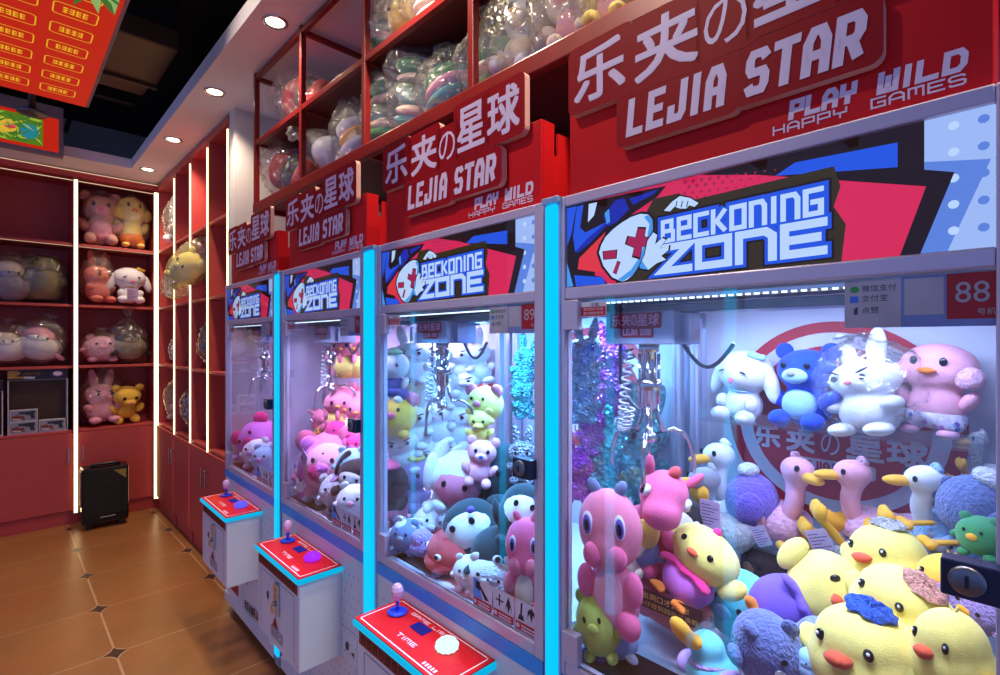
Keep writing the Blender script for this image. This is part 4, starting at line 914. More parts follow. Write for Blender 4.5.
    def low():
        mb = MB(); x = -.0012; fl = lambda a, b, t: Vector((t, -a, b))
        for q in ([(-.06, .13), (.34, .13), (.34, .132), (-.06, .132)], [(.34, .13), (.342, .13), (.342, .52), (.34, .52)], [(.222, .52), (.342, .52), (.342, .522), (.222, .522)], [(-.06, .13), (-.058, .13), (-.058, .40), (-.06, .40)]): mb.flat(q, fl, x, 0)
        for (a, b) in ((.262, .452), (.0, .30)): mb.flat([(a+.012*math.cos(t*PI/9), b+.016*math.sin(t*PI/9)) for t in range(18)], fl, x, 0)
        text_on(mb, '礼品出口', (.10, .26, .15, .20), fl, x, 1, bold=.01); mb.flat([(.29, .44), (.315, .445), (.315, .43)], fl, x, 0)
        text_on(mb, '欢乐无限', (-.04, .10, .14, .19), fl, x, 0, bold=.01)
        return mb.mesh('lower_decal', False)
    link('lower_decal', cached('low', low), [DGREY, mat('dark_red_decal', (150, 22, 30))], m)
    def feet():
        mb = MB()
        for y in (-.34, .34):
            for x in (.07, .72): mb.lathe([(.024, .0), (.026, .012), (.010, .016), (.010, .035)], (x, y, 0), 16)
        return mb.mesh('levelling_feet')
    link('levelling_feet', cached('feet', feet), STEEL, m)
    return m
YC = (.395, 1.212, 2.090, 2.985); SY = (1.0, 1.015, 1.03, 1.05); CDZ = (0, 0, -.028, -.028)
machine('claw machine numbered 88, holding yellow chick plush toys', YC[0], '88', (.46, .60, 1), 9.5, (.8, .9, 1), 'white_button', notice=True)
machine('second claw machine numbered 89, with white bunnies and a white push button', YC[1], '89', (.16, .48, 1), 20, (.75, .95, .95), 'white_button_light')
machine('third claw machine, with pink pigs and a glowing purple push button', YC[2], '90', (.54, .56, 1), 18, (.40, .02, .9), 'purple_button', side='film')
machine('nearly empty claw machine beside the red side shelves', YC[3], '91', (.6, .56, 1), 6.5, (.12, .1, 1), 'blue_button', side='film')
def column(Ya, Yb, label):
    p = row((.92, (Ya+Yb)/2, 0)); w2 = abs(Yb-Ya)/2-.002
    o = thing('column_light', label, 'light', p, (0, 0, ROT), 'cyan light columns')
    link('diffuser', MB().box(-.012, .015, -w2*.70, w2*.70, .10, 1.94, bev=.006).mesh('diffuser'), CYAN, o)
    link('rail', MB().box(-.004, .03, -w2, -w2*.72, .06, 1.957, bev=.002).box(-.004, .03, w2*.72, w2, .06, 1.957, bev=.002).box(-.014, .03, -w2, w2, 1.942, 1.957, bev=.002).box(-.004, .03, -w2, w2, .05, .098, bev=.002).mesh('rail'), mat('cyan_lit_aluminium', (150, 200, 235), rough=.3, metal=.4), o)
column(.787-.0265, .787+.0265, 'cyan light column between claw machines 88 and 89')
column(1.644-.048, 1.644+.048, 'cyan light column between the machine with bunnies and the one with pink pigs')
column(2.530-.036, 2.530+.036, 'thin cyan light column before the nearly empty claw machine')
column(-.05, .002, 'cyan light column at the frame edge beside machine 88')
def facing(Y, label):
    o = thing('column_light', label, 'light', row((-.54, Y, 0)), (0, 0, ROT+PI), 'cyan light columns of the facing row')
    w2 = .04
    link('diffuser', cached('fdiff', lambda: MB().box(-.012, .015, -w2*.7, w2*.7, .10, 1.94, bev=.006).mesh('diffuser')), CYANF, o)
    link('rail', cached('frail', lambda: MB().box(-.004, .06, -w2, -w2*.72, .0, 1.957, bev=.002).box(-.004, .06, w2*.72, w2, .0, 1.957, bev=.002).box(-.014, .06, -w2, w2, 1.942, 1.957, bev=.002).box(-.004, .06, -w2, w2, .0, .098, bev=.002).box(.03, .06, -w2, w2, .09, 1.95).mesh('rail')), FRAME, o)
facing(3.58, 'cyan light column facing machine 89, mirrored at the hinge side of its glass')
facing(2.50, 'cyan light column facing machine 89, mirrored beside its rear post')
facing(1.64, 'cyan light column facing machine 88, mirrored at the hinge side of its glass')
facing(.98, 'cyan light column facing machine 88, mirrored near the purple bird')
# ------------------------------------------------------------------ colours of the toys
YEL = plush('yellow', (244, 226, 120)); YEL2 = plush('warm_yellow', (246, 196, 70)); ORG = plush('orange', (240, 130, 40)); BEAK = plush('beak_red', (216, 84, 50)); AMB = plush('amber', (248, 178, 50))
WHT = plush('white', (236, 234, 238)); CRM = plush('cream', (238, 226, 206)); GRY = plush('grey', (150, 150, 164)); BLG = plush('blue_grey', (120, 134, 178)); DRK = plush('dark_brown', (48, 34, 38)); BRN = plush('brown', (110, 78, 60))
PNK = plush('pink', (236, 130, 160)); HPK = plush('hot_pink', (226, 50, 130)); LPK = plush('light_pink', (240, 166, 188)); ROS = plush('rose', (232, 104, 150)); CORAL = plush('coral', (226, 84, 90))
PUR = plush('purple', (120, 88, 200)); LIL = plush('lilac', (200, 164, 226)); MAG = plush('magenta_pink', (222, 120, 214)); TEAL = plush('teal', (120, 214, 220)); BLU = plush('blue', (30, 70, 205)); SKY = plush('sky_blue', (160, 206, 240)); NAVY = plush('navy', (36, 52, 140))
DGN = plush('dark_green', (20, 50, 58)); GRN = plush('green', (60, 140, 84)); LIM = plush('lime', (170, 186, 80)); TBL = plush('teal_blue', (30, 96, 150)); PGRN = plush('pale_green', (150, 200, 160))
FPK = fluffy('pink', (236, 176, 204)); FPU = fluffy('purple', (130, 100, 210)); FBG = fluffy('blue_grey', (108, 122, 178)); FWH = fluffy('white', (222, 222, 234)); FSK = fluffy('sky', (160, 198, 240)); FGR = fluffy('grey', (176, 172, 178)); FLI = fluffy('lilac', (190, 160, 226))
LACEB = mat('blue_lace', (40, 90, 190), rough=.6, var=.5, scale=30, bump=.8); LACEW = mat('white_lace', (214, 206, 200), rough=.6, var=.5, scale=30, bump=.8); LACEP = mat('pink_lace', (226, 160, 140), rough=.6, var=.5, scale=30, bump=.8)
FLORAL = mat('floral_cotton', (220, 206, 236), rough=.8, var=.5, scale=12)
def floral(m):
    N = m.node_tree.nodes; L = m.node_tree.links; b = N['Principled BSDF']; base = b.inputs['Base Color'].links[0].from_socket
    tc = N.new('ShaderNodeTexCoord'); v = N.new('ShaderNodeTexVoronoi'); v.inputs['Scale'].default_value = 13; L.new(tc.outputs['Object'], v.inputs['Vector'])
    rp = N.new('ShaderNodeValToRGB'); rp.color_ramp.interpolation = 'CONSTANT'; rp.color_ramp.elements[0].color = (1, 1, 1, 1); rp.color_ramp.elements[1].position = .36; rp.color_ramp.elements[1].color = (0, 0, 0, 1)
    L.new(v.outputs['Distance'], rp.inputs[0]); mx = N.new('ShaderNodeMixRGB'); L.new(rp.outputs[0], mx.inputs[0]); L.new(base, mx.inputs[1])
    hs = N.new('ShaderNodeHueSaturation'); hs.inputs['Color'].default_value = (.25, .10, .55, 1); hs.inputs['Saturation'].default_value = 1
    mr = N.new('ShaderNodeMixRGB'); mr.inputs[0].default_value = .4; mr.inputs[1].default_value = (.16, .06, .5, 1); L.new(v.outputs['Color'], mr.inputs[2]); L.new(mr.outputs[0], mx.inputs[2]); L.new(mx.outputs[0], b.inputs['Base Color'])
floral(FLORAL)
FTEAL = foil('teal_foil', (90, 205, 215)); FVIO = foil('violet_foil', (200, 70, 215)); FSIL = foil('silver_blue_foil', (150, 200, 240)); FWHI = foil('silver_white_foil', (214, 214, 232))
def tx(kind, label, px, py, hp, X, yaw=0, pitch=0, roll=0, c=None, **k):
    p, d = onX(px, py, X); return toy(kind, label, row(p), hp=hp, d=d, yaw=yaw, pitch=pitch, roll=roll, c=c, **k)
def ty(kind, label, px, py, hp, Y, yaw=0, pitch=0, roll=0, c=None, **k):
    p, d = onY(px, py, Y); return toy(kind, label, row(p), hp=hp, d=d, yaw=yaw, pitch=pitch, roll=roll, c=c, **k)
def board(label, pa, pb, z, m, th=.006, name='display_shelf', lip=.03):
    """clear shelf from (X0,Y0) to (X1,Y1)"""
    o = thing(name, label, 'shelf', row((pa[0], pa[1], z)), (0, 0, ROT))
    mb = MB(); dx = pb[0]-pa[0]; dy = pb[1]-pa[1]
    mb.box(0, dx, min(0, dy), max(0, dy), -th, 0); mb.box(0, .004, min(0, dy), max(0, dy), 0, lip)
    link('panel', mb.mesh('panel'), m, o); return o
# ---- machine 88
CUR = inside(0)
board('clear acrylic shelf carrying four sitting toys above the round red logo', (1.50, .71), (1.655, .08), 1.385, ACRYL)
board('lower clear acrylic shelf carrying the long-necked swan toys', (1.42, .71), (1.655, .06), 1.075, ACRYL)
tx('puppy', 'white droopy-eared puppy plush on the upper clear shelf', 745, 382, 80, 1.58, 15, 0, 4, dict(a=WHT, c=SKY, e=ROS))
tx('bear', 'bright blue plush bear with grey nose on the upper clear shelf', 807, 384, 86, 1.57, 15, 0, 0, dict(a=BLU, c=SKY, e=GRY), squash=(1.12, 1, 1))
tx('bunny', 'large white rabbit plush leaning beside the blue bear on the upper shelf', 870, 384, 96, 1.59, 20, 0, -10, dict(a=WHT, e=CORAL), squash=(1.25, 1.2, .98), bag=(BAG, 31, .40, .34, .50, .3))
tx('cheek_duck', 'pink duck plush in floral shorts at the end of the upper shelf', 937, 388, 92, 1.57, 15, 0, 3, dict(a=LPK, b=ORG, c=FPK, d=FLORAL))
tx('swan', 'white swan plush at the logo side of the lower clear shelf, facing the claw', 722, 482, 84, 1.56, 30, 0, -4, dict(a=WHT, b=AMB, c=WHT))
tx('swan', 'grey long-necked duck plush beside the white swan on the lower shelf', 708, 508, 84, 1.44, 40, 0, -6, dict(a=GRY, b=AMB, c=FGR), ptag=(.12, .55, 4))
tx('fluffy_bird', 'fluffy purple bird plush turned away on the lower clear shelf', 752, 500, 62, 1.50, -100, 0, 0, dict(a=FPU, b=AMB, c=FPU, d=FWH), ptag=(.30, .12, -25))
tx('swan', 'pink swan plush with orange legs, beak towards the other pink swan', 785, 500, 92, 1.52, -50, 0, 8, dict(a=LPK, b=AMB, c=FPK))
tx('swan', 'pink swan plush facing back towards the first pink swan', 866, 506, 92, 1.50, 55, 0, 4, dict(a=LPK, b=AMB, c=FPK), ptag=(-.30, .14, -25))
tx('swan', 'white and pale blue swan plush on the lower shelf beneath the pink duck', 938, 512, 94, 1.47, 60, 0, 10, dict(a=WHT, b=AMB, c=FSK), ptag=(-.12, .10, 6))
tx('fluffy_bird', 'fluffy blue-grey bird plush with orange feet at the end of the lower shelf', 985, 508, 72, 1.42, 40, 0, 20, dict(a=FBG, b=AMB, c=FBG, d=FWH))
tx('swan', 'grey and white swan plush hanging at the frame edge with orange beak', 985, 462, 60, 1.58, 55, 0, 0, dict(a=FGR, b=AMB, c=FWH), squash=(.8, .8, 1))
tx('round_pig', 'dark brown plush lying in shade below the clear shelf', 772, 565, 62, 1.50, 30, 0, 20, dict(a=DRK, c=BRN), simple=True)
tx('round_pig', 'grey plush below the clear shelf beside the dark brown one', 832, 568, 56, 1.50, 0, 20, -20, dict(a=GRY, c=FGR), simple=True)
tx('hippo', 'pale grey plush behind the chick wearing a white lace hat', 858, 560, 50, 1.42, 20, 0, 30, dict(a=FGR), simple=True)
tx('dino', 'pink dragon plush leaning over the heap beneath the claw', 645, 512, 118, 1.12, -40, 25, 20, dict(a=ROS, c=YEL, d=CORAL), squash=(.95, .8, 1))
tx('big_head', 'big pink dragon plush with large eyes against the front glass', 597, 552, 140, 1.0, -12, 0, -3, dict(a=PNK, c=LPK, d=ROS, b=BLG, e=PUR), squash=(.66, .40, 1))
tx('hippo', 'cream plush squeezed behind the big pink dragon', 622, 556, 62, 1.10, -20, 0, 20, dict(a=CRM), simple=True, squash=(.8, .8, 1))
tx('seal', 'blue-grey plush lying under the leaning pink dragon', 640, 545, 44, 1.13, -10, 0, -20, dict(a=BLG, c=BLG), simple=True)
tx('penguin', 'black and cream plush behind the leaning pink dragon', 668, 520, 60, 1.33, -20, 0, 40, dict(a=DRK, c=CRM, d=CRM), simple=True)
tx('round_pig', 'lime green plush at the bottom corner by the glass hinge', 586, 628, 62, .99, -20, 0, -10, dict(a=LIM), simple=True, squash=(.75, .75, 1.1))
tx('round_pig', 'rose plush between the lime green toy and the prize chute', 614, 600, 60, 1.05, 0, 0, 15, dict(a=ROS, c=PNK), simple=True, squash=(.8, .8, 1))
tx('seal', 'blue-grey plush resting on the machine floor by the prize chute', 616, 640, 50, 1.03, 0, 0, 0, dict(a=BLG, c=GRY), simple=True)
tx('round_pig', 'dark navy plush under the lime green toy', 592, 655, 36, 1.00, 0, 0, 0, dict(a=NAVY), simple=True)
tx('hippo', 'large coral hippo plush behind the prize chute notice', 670, 600, 108, 1.19, 0, 5, 10, dict(a=CORAL, e=CORAL), squash=(1.1, .7, 1))
tx('dressed_chick', 'yellow chick plush in a lilac-pink outfit lying on the coral hippo', 697, 566, 82, 1.14, 10, -18, 22, dict(a=YEL, b=BEAK, c=MAG, d=HPK, e=ORG), squash=(1.1, 1, 1))
tx('dressed_chick', 'yellow chick plush in a purple outfit lying on its side in the heap', 808, 598, 100, 1.19, -5, -20, 62, dict(a=YEL, b=BEAK, c=PUR, d=PUR, e=ORG), squash=(1.0, 1, 1.15))
tx('round_pig', 'pale teal plush beside the purple-dressed chick', 742, 602, 74, 1.24, 10, 0, 15, dict(a=TEAL, c=SKY), simple=True, squash=(1.15, 1, 1))
tx('duck_long', 'teal duck plush with a long amber beak beside the prize chute', 710, 652, 84, 1.03, 25, 0, -12, dict(a=TEAL, b=AMB, c=LIL, d=FLI))
tx('round_pig', 'fluffy blue-grey plush at the bottom beneath the purple-dressed chick', 772, 650, 76, 1.02, -60, 30, 60, dict(a=FBG, c=FGR), squash=(1.15, 1, .95), simple=True)
tx('hippo', 'light grey plush with a long limb between the chicks', 822, 634, 52, 1.10, -20, 0, 55, dict(a=BLG), simple=True)
tx('seal', 'sky blue plush below the light grey limb at the bottom', 815, 662, 40, 1.02, 0, 0, 0, dict(a=SKY, c=SKY), simple=True)
tx('chick', 'yellow chick plush wearing a white lace hat, highest of the chick pile', 889, 560, 72, 1.30, 28, 0, -6, dict(a=YEL, b=BEAK), hat=(LACEW, 1, (.02, .02, .985), (.1, .1, 0)), squash=(1.12, 1.1, 1))
tx('chick', 'yellow chick plush with a pink lace hat in the middle of the chick pile', 902, 606, 80, 1.14, 30, 0, 8, dict(a=YEL, b=BEAK), hat=(LACEP, 2, (.20, -.04, .94), (.1, .42, 0)), squash=(1.2, 1.1, 1))
tx('chick', 'largest yellow chick plush at the bottom with a blue lace hat', 868, 656, 100, 1.02, 18, 0, -4, dict(a=YEL, b=BEAK), hat=(LACEB, 3, (.06, -.02, .985), (.1, .22, 0)), squash=(1.12, 1.1, 1))
tx('chick', 'yellow chick plush without a hat in the bottom corner beneath the lock', 966, 660, 92, 1.03, 32, 0, 2, dict(a=YEL, b=BEAK), squash=(.8, .9, 1.05))
tx('chick', 'yellow chick plush half hidden behind the dark blue lock', 952, 584, 60, 1.22, 25, 0, 0, dict(a=YEL2, b=BEAK), squash=(1.1, 1.1, 1))
tx('round_pig', 'white and lilac plush with an orange snout beneath the lock', 974, 606, 44, 1.14, 20, 0, 30, dict(a=FLI, c=AMB), simple=True, squash=(1.3, 1, 1))
tx('hippo', 'grey-green plush in shadow behind the lower shelf tags', 945, 560, 50, 1.40, 0, 0, 0, dict(a=GRY), simple=True)
tx('round_pig', 'green and orange plush showing at the frame edge beside the lock', 992, 536, 44, 1.25, 20, 0, 0, dict(a=GRN, c=AMB, b=AMB), simple=True)
CUR = inside(1)
# ---- foil toys standing along the clear side of machine 89, seen through machine 88
FO = 'foil rabbit plush toys'
def foilb(label, px, py, hp, Y, m, yaw=-35, roll=0, **k): ty('bunny', label, px, py, hp, Y, yaw, 0, roll, dict(a=m, e=m), name='foil_rabbit_plush', **k)
foilb('violet metallic rabbit plush, topmost of the shiny stack', 611, 350, 66, .985, FVIO)
foilb('silver-blue metallic rabbit plush beside the violet one at the top', 586, 352, 62, .93, FSIL)
foilb('violet metallic rabbit plush in the middle of the shiny stack', 612, 388, 60, 1.00, FVIO, -60)
foilb('silver-blue metallic rabbit plush against the glass, mid stack', 584, 392, 60, .92, FSIL)
foilb('violet metallic rabbit plush lowest in the stack above the teal ones', 592, 425, 56, .96, FVIO, -10)
foilb('teal metallic rabbit plush with ears up behind the claw spring', 604, 458, 90, .94, FTEAL, -40, -8)
foilb('large teal metallic rabbit plush behind the claw prongs', 664, 442, 104, .885, FTEAL, -45, 8)
foilb('pink-violet metallic rabbit plush behind the big pink dragon', 578, 470, 60, .90, FVIO)
foilb('teal metallic rabbit plush behind the leaning pink dragon', 645, 480, 60, .93, FTEAL, -20)
foilb('small teal metallic rabbit plush pinned by the payment sticker of machine 89', 526, 362, 50, 1.45, FTEAL, -40, 10)
foilb('teal metallic rabbit plush just below the pinned one in machine 89', 522, 395, 46, 1.42, FTEAL, -70, 0)
foilb('silver metallic rabbit plush beside the lock of machine 89', 522, 455, 52, 1.24, FWHI, -40)
# ---- machine 89
GB = 'white bunny plush toys with angry eyebrows'
CUR = inside(2)
bl = [(412, 346, 1.86, 'white bunny plush with angry brows, top row by the hinge of machine 89'), (434, 344, 1.90, 'white bunny plush with angry brows, top row straight behind the claw of machine 89'), (456, 346, 1.88, 'white bunny plush with angry brows, top row beside the hanging hose'), (476, 350, 1.84, 'white bunny plush with angry brows, top row under the payment sticker of 89'),
      (420, 384, 1.86, 'white bunny plush with angry brows, second row beside the orange duck'), (441, 382, 1.90, 'white bunny plush with angry brows, second row directly behind the claw prongs'), (462, 384, 1.86, 'white bunny plush with angry brows, second row beside the yellow pig'),
      (401, 446, 1.82, 'white bunny plush with angry brows under the orange duck'), (414, 420, 1.84, 'white bunny plush with angry brows, third row near the hinge side of 89'), (434, 418, 1.88, 'white bunny plush with angry brows in the centre of the third row'), (455, 420, 1.86, 'white bunny plush with angry brows, third row next to the pink bear'),
      (418, 456, 1.82, 'white bunny plush with angry brows above the large sideways rabbit'), (440, 452, 1.86, 'white bunny plush with angry brows above the pink-faced rabbit'), (463, 452, 1.84, 'white bunny plush with angry brows next to the arm of the pink bear')]
for i, (px, py, Y, l) in enumerate(bl):
    ty('bunny', l, px, py, 56, Y, -48+random.randint(-8, 8), random.randint(-8, 8), random.randint(-10, 10), dict(a=WHT, e=LPK), group=GB, squash=(1.25, 1.0, .95))
ty('doll', 'plush with a pale green cap and navy body in the upper hinge corner', 394, 376, 52, 1.82, -45, 0, 0, dict(a=WHT, c=NAVY, d=NAVY, e=PGRN))
ty('heart_ear_pig', 'orange-yellow duck plush with a pink bow under the navy one', 395, 413, 46, 1.82, -45, 0, 0, dict(a=YEL2, d=ROS))
ty('doll', 'dark brown doll plush in a pink skirt beside the hinge post', 390, 502, 62, 1.80, -45, 0, 0, dict(a=DRK, c=DRK, d=PNK, e=ROS))
ty('doll', 'lilac doll plush with a yellow cap next to the brown doll', 413, 504, 64, 1.80, -45, 0, 4, dict(a=LIL, c=LIL, d=LIL, e=YEL))
CUR = inside(1)
ty('heart_ear_pig', 'yellow pig plush with pink snout hanging near the rear post', 485, 402, 40, 1.42, -20, 0, 0, dict(a=YEL, d=PNK, c=YEL))
ty('bear', 'pale yellow bear plush limbs below the yellow pig', 480, 425, 40, 1.40, -40, 20, 0, dict(a=YEL, c=YEL, e=YEL), simple=True)
ty('bear', 'pink bear plush under the yellow pig near the rear post', 481, 460, 50, 1.36, -45, 0, 8, dict(a=LPK, c=LPK, e=BLU))
tx('penguin', 'dark green penguin plush standing by the rear post', 502, 478, 76, 1.30, -60, 0, 0, dict(a=DGN, c=DGN, d=DGN))
tx('long_ear', 'large white rabbit plush facing sideways in the centre heap', 430, 476, 74, 1.17, -80, 0, -6, dict(a=WHT, c=WHT, d=PNK))
tx('long_ear', 'large pink-faced rabbit plush with white floppy ears', 457, 495, 100, 1.20, -35, 0, 8, dict(a=WHT, c=PNK, d=PNK))
tx('round_pig', 'white round plush below the lilac doll', 430, 524, 40, 1.10, -50, 0, 20, dict(a=WHT, c=WHT), simple=True)
tx('round_pig', 'white round plush with pink marks behind the coral fish', 448, 525, 44, 1.14, -50, 0, 0, dict(a=FWH, c=LPK), simple=True)
tx('bear', 'cream bear plush against the glass under the brown doll', 391, 540, 34, .975, -30, 20, 30, dict(a=WHT, c=CRM, e=AMB), simple=True)
tx('round_pig', 'grey-blue round plush at the bottom hinge corner', 407, 556, 36, .985, -30, 0, 0, dict(a=BLG, c=GRY), simple=True)
tx('seal', 'pale lilac plush above the grey-blue one at the glass', 424, 548, 34, 1.02, -30, 0, 0, dict(a=FLI, c=FLI), simple=True)
tx('whale', 'coral fish plush near the bottom of the heap with fins', 452, 566, 54, 1.03, 20, 0, 0, dict(a=CORAL, c=CORAL), simple=True, squash=(1.05, 1, .9))
tx('round_pig', 'coral ball plush tucked behind the white-faced penguin', 444, 532, 36, 1.12, 0, 0, 0, dict(a=CORAL, c=CORAL), simple=True)
tx('penguin', 'white-faced green penguin plush lying over the coral fish', 473, 532, 72, 1.09, -40, -10, -25, dict(a=DGN, c=WHT, d=PUR), squash=(1.1, 1.05, .95))
tx('whale', 'dark green whale plush with one large eye at the glass', 502, 548, 66, 1.02, -75, 0, 10, dict(a=DGN, c=DGN))
tx('penguin', 'white-faced green penguin plush behind the whale beside the post', 522, 512, 62, 1.08, -40, -10, 15, dict(a=DGN, c=WHT, d=PUR))
tx('whale', 'teal-blue whale plush lying on top beneath the green penguin', 482, 502, 36, 1.24, -30, 0, 0, dict(a=TBL, c=WHT), squash=(1.5, 1.2, 1), simple=True)
tx('seal', 'blue plush piled next to the teal-blue whale', 503, 505, 34, 1.22, -30, 0, 0, dict(a=TBL, c=DGN), simple=True, squash=(1.3, 1, 1))
tx('seal', 'white plush belly under the dark green whale', 498, 582, 46, 1.0, -30, 0, 0, dict(a=FWH, c=FWH), simple=True, squash=(1.3, 1, 1))
tx('round_pig', 'white plush in the bottom corner beside the instruction stickers', 470, 598, 36, .985, -30, 0, 0, dict(a=WHT, c=WHT), simple=True)
tx('round_pig', 'white plush behind the instruction stickers of machine 89', 492, 606, 44, .985, -30, 0, 0, dict(a=WHT, c=WHT), simple=True, squash=(1.3, 1, 1))
tx('big_head', 'pink dragon plush pressed against the post of machine 89', 526, 580, 100, .985, -30, 0, 0, dict(a=ROS, c=CRM, d=PNK, b=ROS, e=PUR), squash=(.6, .5, 1))
tx('round_pig', 'sky blue plush filling the middle of the heap behind the rabbits', 480, 505, 50, 1.30, -30, 0, 0, dict(a=SKY, c=WHT), simple=True)
tx('round_pig', 'white plush low behind the brown doll', 408, 532, 34, 1.02, -30, 0, 0, dict(a=WHT, c=WHT), simple=True)
# ---- machine with pink pigs
CUR = inside(2)
for i, (px, py, hp, Y, l) in enumerate([(341, 348, 46, 2.40, 'pink-topped yellow cup plush, upper row under the claw'), (357, 350, 46, 2.34, 'pink-topped yellow cup plush, upper row by the column'), (337, 408, 46, 2.42, 'pink-topped yellow cup plush, lower row by the hanging bird'), (349, 412, 46, 2.36, 'pink-topped yellow cup plush in the middle of the lower row'), (360, 415, 46, 2.30, 'pink-topped yellow cup plush, lower row by the column')]):
    ty('cup', l, px, py, hp*1.08, Y, -50, 0, 0, dict(a=PNK, c=YEL, b=AMB), group='pink and yellow cup plush toys')
ty('heart_ear_pig', 'magenta pig plush with rounded pink ears, largest in the third machine', 304, 455, 64, 2.36, -30, 0, -8, dict(a=MAG, d=ROS))
ty('heart_ear_pig', 'lilac-pink pig plush with a dark square tag', 331, 462, 58, 2.25, -45, 0, 0, dict(a=LPK, d=MAG), ptag=(-.02, .62, 30))
ty('dino', 'pink bird plush hanging under the pink cups', 322, 420, 34, 2.42, 60, 60, 0, dict(a=PNK, c=PNK, d=PNK), simple=True)
ty('round_pig', 'small amber hat plush below the hanging pink bird', 324, 432, 20, 2.40, -30, 0, 0, dict(a=YEL2, c=ORG), simple=True)
ty('berry', 'hot pink strawberry plush lying by the lock of the third machine', 341, 432, 34, 2.30, -40, 0, 70, dict(a=HPK, c=CRM))
ty('round_pig', 'hot pink round plush at the column under the lock', 356, 445, 26, 2.10, -40, 0, 0, dict(a=HPK, c=MAG), simple=True)
ty('round_pig', 'rose plush at the far hinge side behind the magenta pig', 287, 462, 44, 2.38, -40, 0, 0, dict(a=ROS, c=PNK), simple=True)
ty('berry', 'hot pink berry plush on the white heap', 320, 470, 28, 2.15, -40, 20, 40, dict(a=HPK, c=MAG), simple=True)
ty('round_pig', 'pale blue plush beside the lilac-pink pig', 353, 462, 36, 2.06, -40, 0, 0, dict(a=SKY, c=WHT), simple=True)
for i, (px, py, hp, X, m, l) in enumerate([(296, 478, 34, 1.16, FWH, 'white plush under the magenta pig'), (309, 484, 34, 1.15, FWH, 'white fluffy plush in the middle of the heap below the berry'), (290, 492, 36, 1.05, LPK, 'pale pink plush at the hinge of the third machine'), (302, 502, 40, 1.06, LPK, 'light pink round plush behind the yellow and black toy'), (290, 512, 34, .99, FLI, 'lilac plush in the bottom hinge corner of the third machine'), (332, 484, 30, 1.16, SKY, 'pale blue plush above the yellow and black toy'), (340, 478, 30, 1.16, WHT, 'white plush under the lilac-pink pig'), (356, 482, 34, 1.12, FWH, 'white plush above the dark brown mouse'), (312, 524, 34, .99, WHT, 'white plush against the glass above the blue stripe'), (338, 520, 40, 1.0, FWH, 'white plush behind the stickers of the third machine'), (325, 500, 30, 1.05, FLI, 'lilac plush beneath the yellow and black toy'), (355, 530, 40, .98, WHT, 'white plush in the corner behind the stickers of the third machine')]):
    tx('round_pig', l, px, py, hp*.98, X, -45, 0, random.randint(-30, 30), dict(a=m, c=LPK), simple=True)
tx('bear', 'white plush with a small smiling face by the third machine glass', 321, 512, 40, 1.005, -35, 0, 10, dict(a=WHT, c=WHT, e=DRK))
tx('seal', 'yellow plush with a black hood lying in the white heap', 316, 492, 36, 1.06, 30, 0, 60, dict(a=YEL, c=DRK))
tx('seal', 'yellow plush with a black hood beside the dark brown mouse', 336, 488, 30, 1.06, -60, 0, 60, dict(a=YEL, c=DRK))
tx('long_ear', 'dark brown mouse plush with a white face behind the stickers', 355, 503, 62, 1.0, -40, 0, 15, dict(a=DRK, c=WHT, d=LPK))
tx('long_ear', 'lilac-eared rabbit plush leaning on the dark brown mouse', 343, 497, 40, 1.03, -50, 20, -60, dict(a=LIL, c=WHT, d=LPK), simple=True)
# ---- farthest machine
CUR = inside(3)
ty('heart_ear_pig', 'magenta pig plush lying in the nearly empty machine', 258, 455, 44, 3.15, -40, 0, -40, dict(a=MAG, d=HPK))
tx('round_pig', 'hot pink round plush beside the magenta pig in the nearly empty machine', 266, 462, 32, 1.10, -40, 0, 0, dict(a=HPK, c=MAG), simple=True)
tx('bear', 'lilac and white bear plush at the glass of the nearly empty machine', 246, 470, 34, 1.03, -40, 0, 20, dict(a=LIL, c=WHT, e=PUR))
tx('round_pig', 'white plush behind the stickers of the nearly empty machine', 258, 482, 32, 1.0, -40, 0, 0, dict(a=WHT, c=LIL), simple=True)
tx('round_pig', 'pale blue plush next to the white one in the nearly empty machine', 266, 490, 30, .99, -40, 0, 0, dict(a=SKY, c=LIL), simple=True)
tx('round_pig', 'small brown plush in the hinge corner of the nearly empty machine', 237, 466, 20, 1.05, -40, 0, 0, dict(a=BRN, c=CRM), simple=True)
CUR = None
# ------------------------------------------------------------------ rack above the machines (room frame)
RACKM = mat('dark_red_painted_steel', (128, 20, 20), rough=.35, var=.1); RACKB = mat('dark_red_board', (92, 18, 18), rough=.5, var=.15)
rk = thing('storage_rack', 'dark red steel rack of bagged plush toys above the claw machines', 'rack', (1.04, 0, 0))
PY = (3.06, 2.44, 1.84, 1.19, .55, -.08, -.7)
for y in PY:
    m = cached('rpost', lambda: MB().box(0, .026, -.013, .013, 2.352, 3.148, bev=.002).mesh('post')); link('post', m, RACKM, rk, (0, y, 0)); link('post', m, RACKM, rk, (.55, y, 0))
    m = cached('rcross', lambda: MB().box(.026, .55, -.012, .012, 0, .024, bev=.002).mesh('cross_rail'))
    for z in (3.11, 2.735, 2.357): link('cross_rail', m, RACKM, rk, (0, y, z))
mb = MB()
for z in (3.11, 2.735): mb.box(.002, .024, PY[-1], PY[0]-.013, z, z+.026, bev=.002)
mb.box(-.004, .026, PY[-1], PY[0]+.014, 2.352, 2.402, bev=.003)
link('front_rail', mb.mesh('front_rail'), RACKM, rk)
mb = MB(); mb.box(.026, .56, PY[-1], PY[0]-.014, 2.380, 2.396); link('shelf_board', mb.mesh('shelf_board'), RACKB, rk)
mb = MB(); mb.box(.026, .56, PY[-1], PY[0]-.014, 2.745, 2.760); link('shelf_board', mb.mesh('shelf_board'), RACKB, rk)
mb = MB(); mb.box(.566, .576, PY[-1], 1.85, 2.35, 3.14); link('back_board', mb.mesh('back_board'), RACKB, rk)
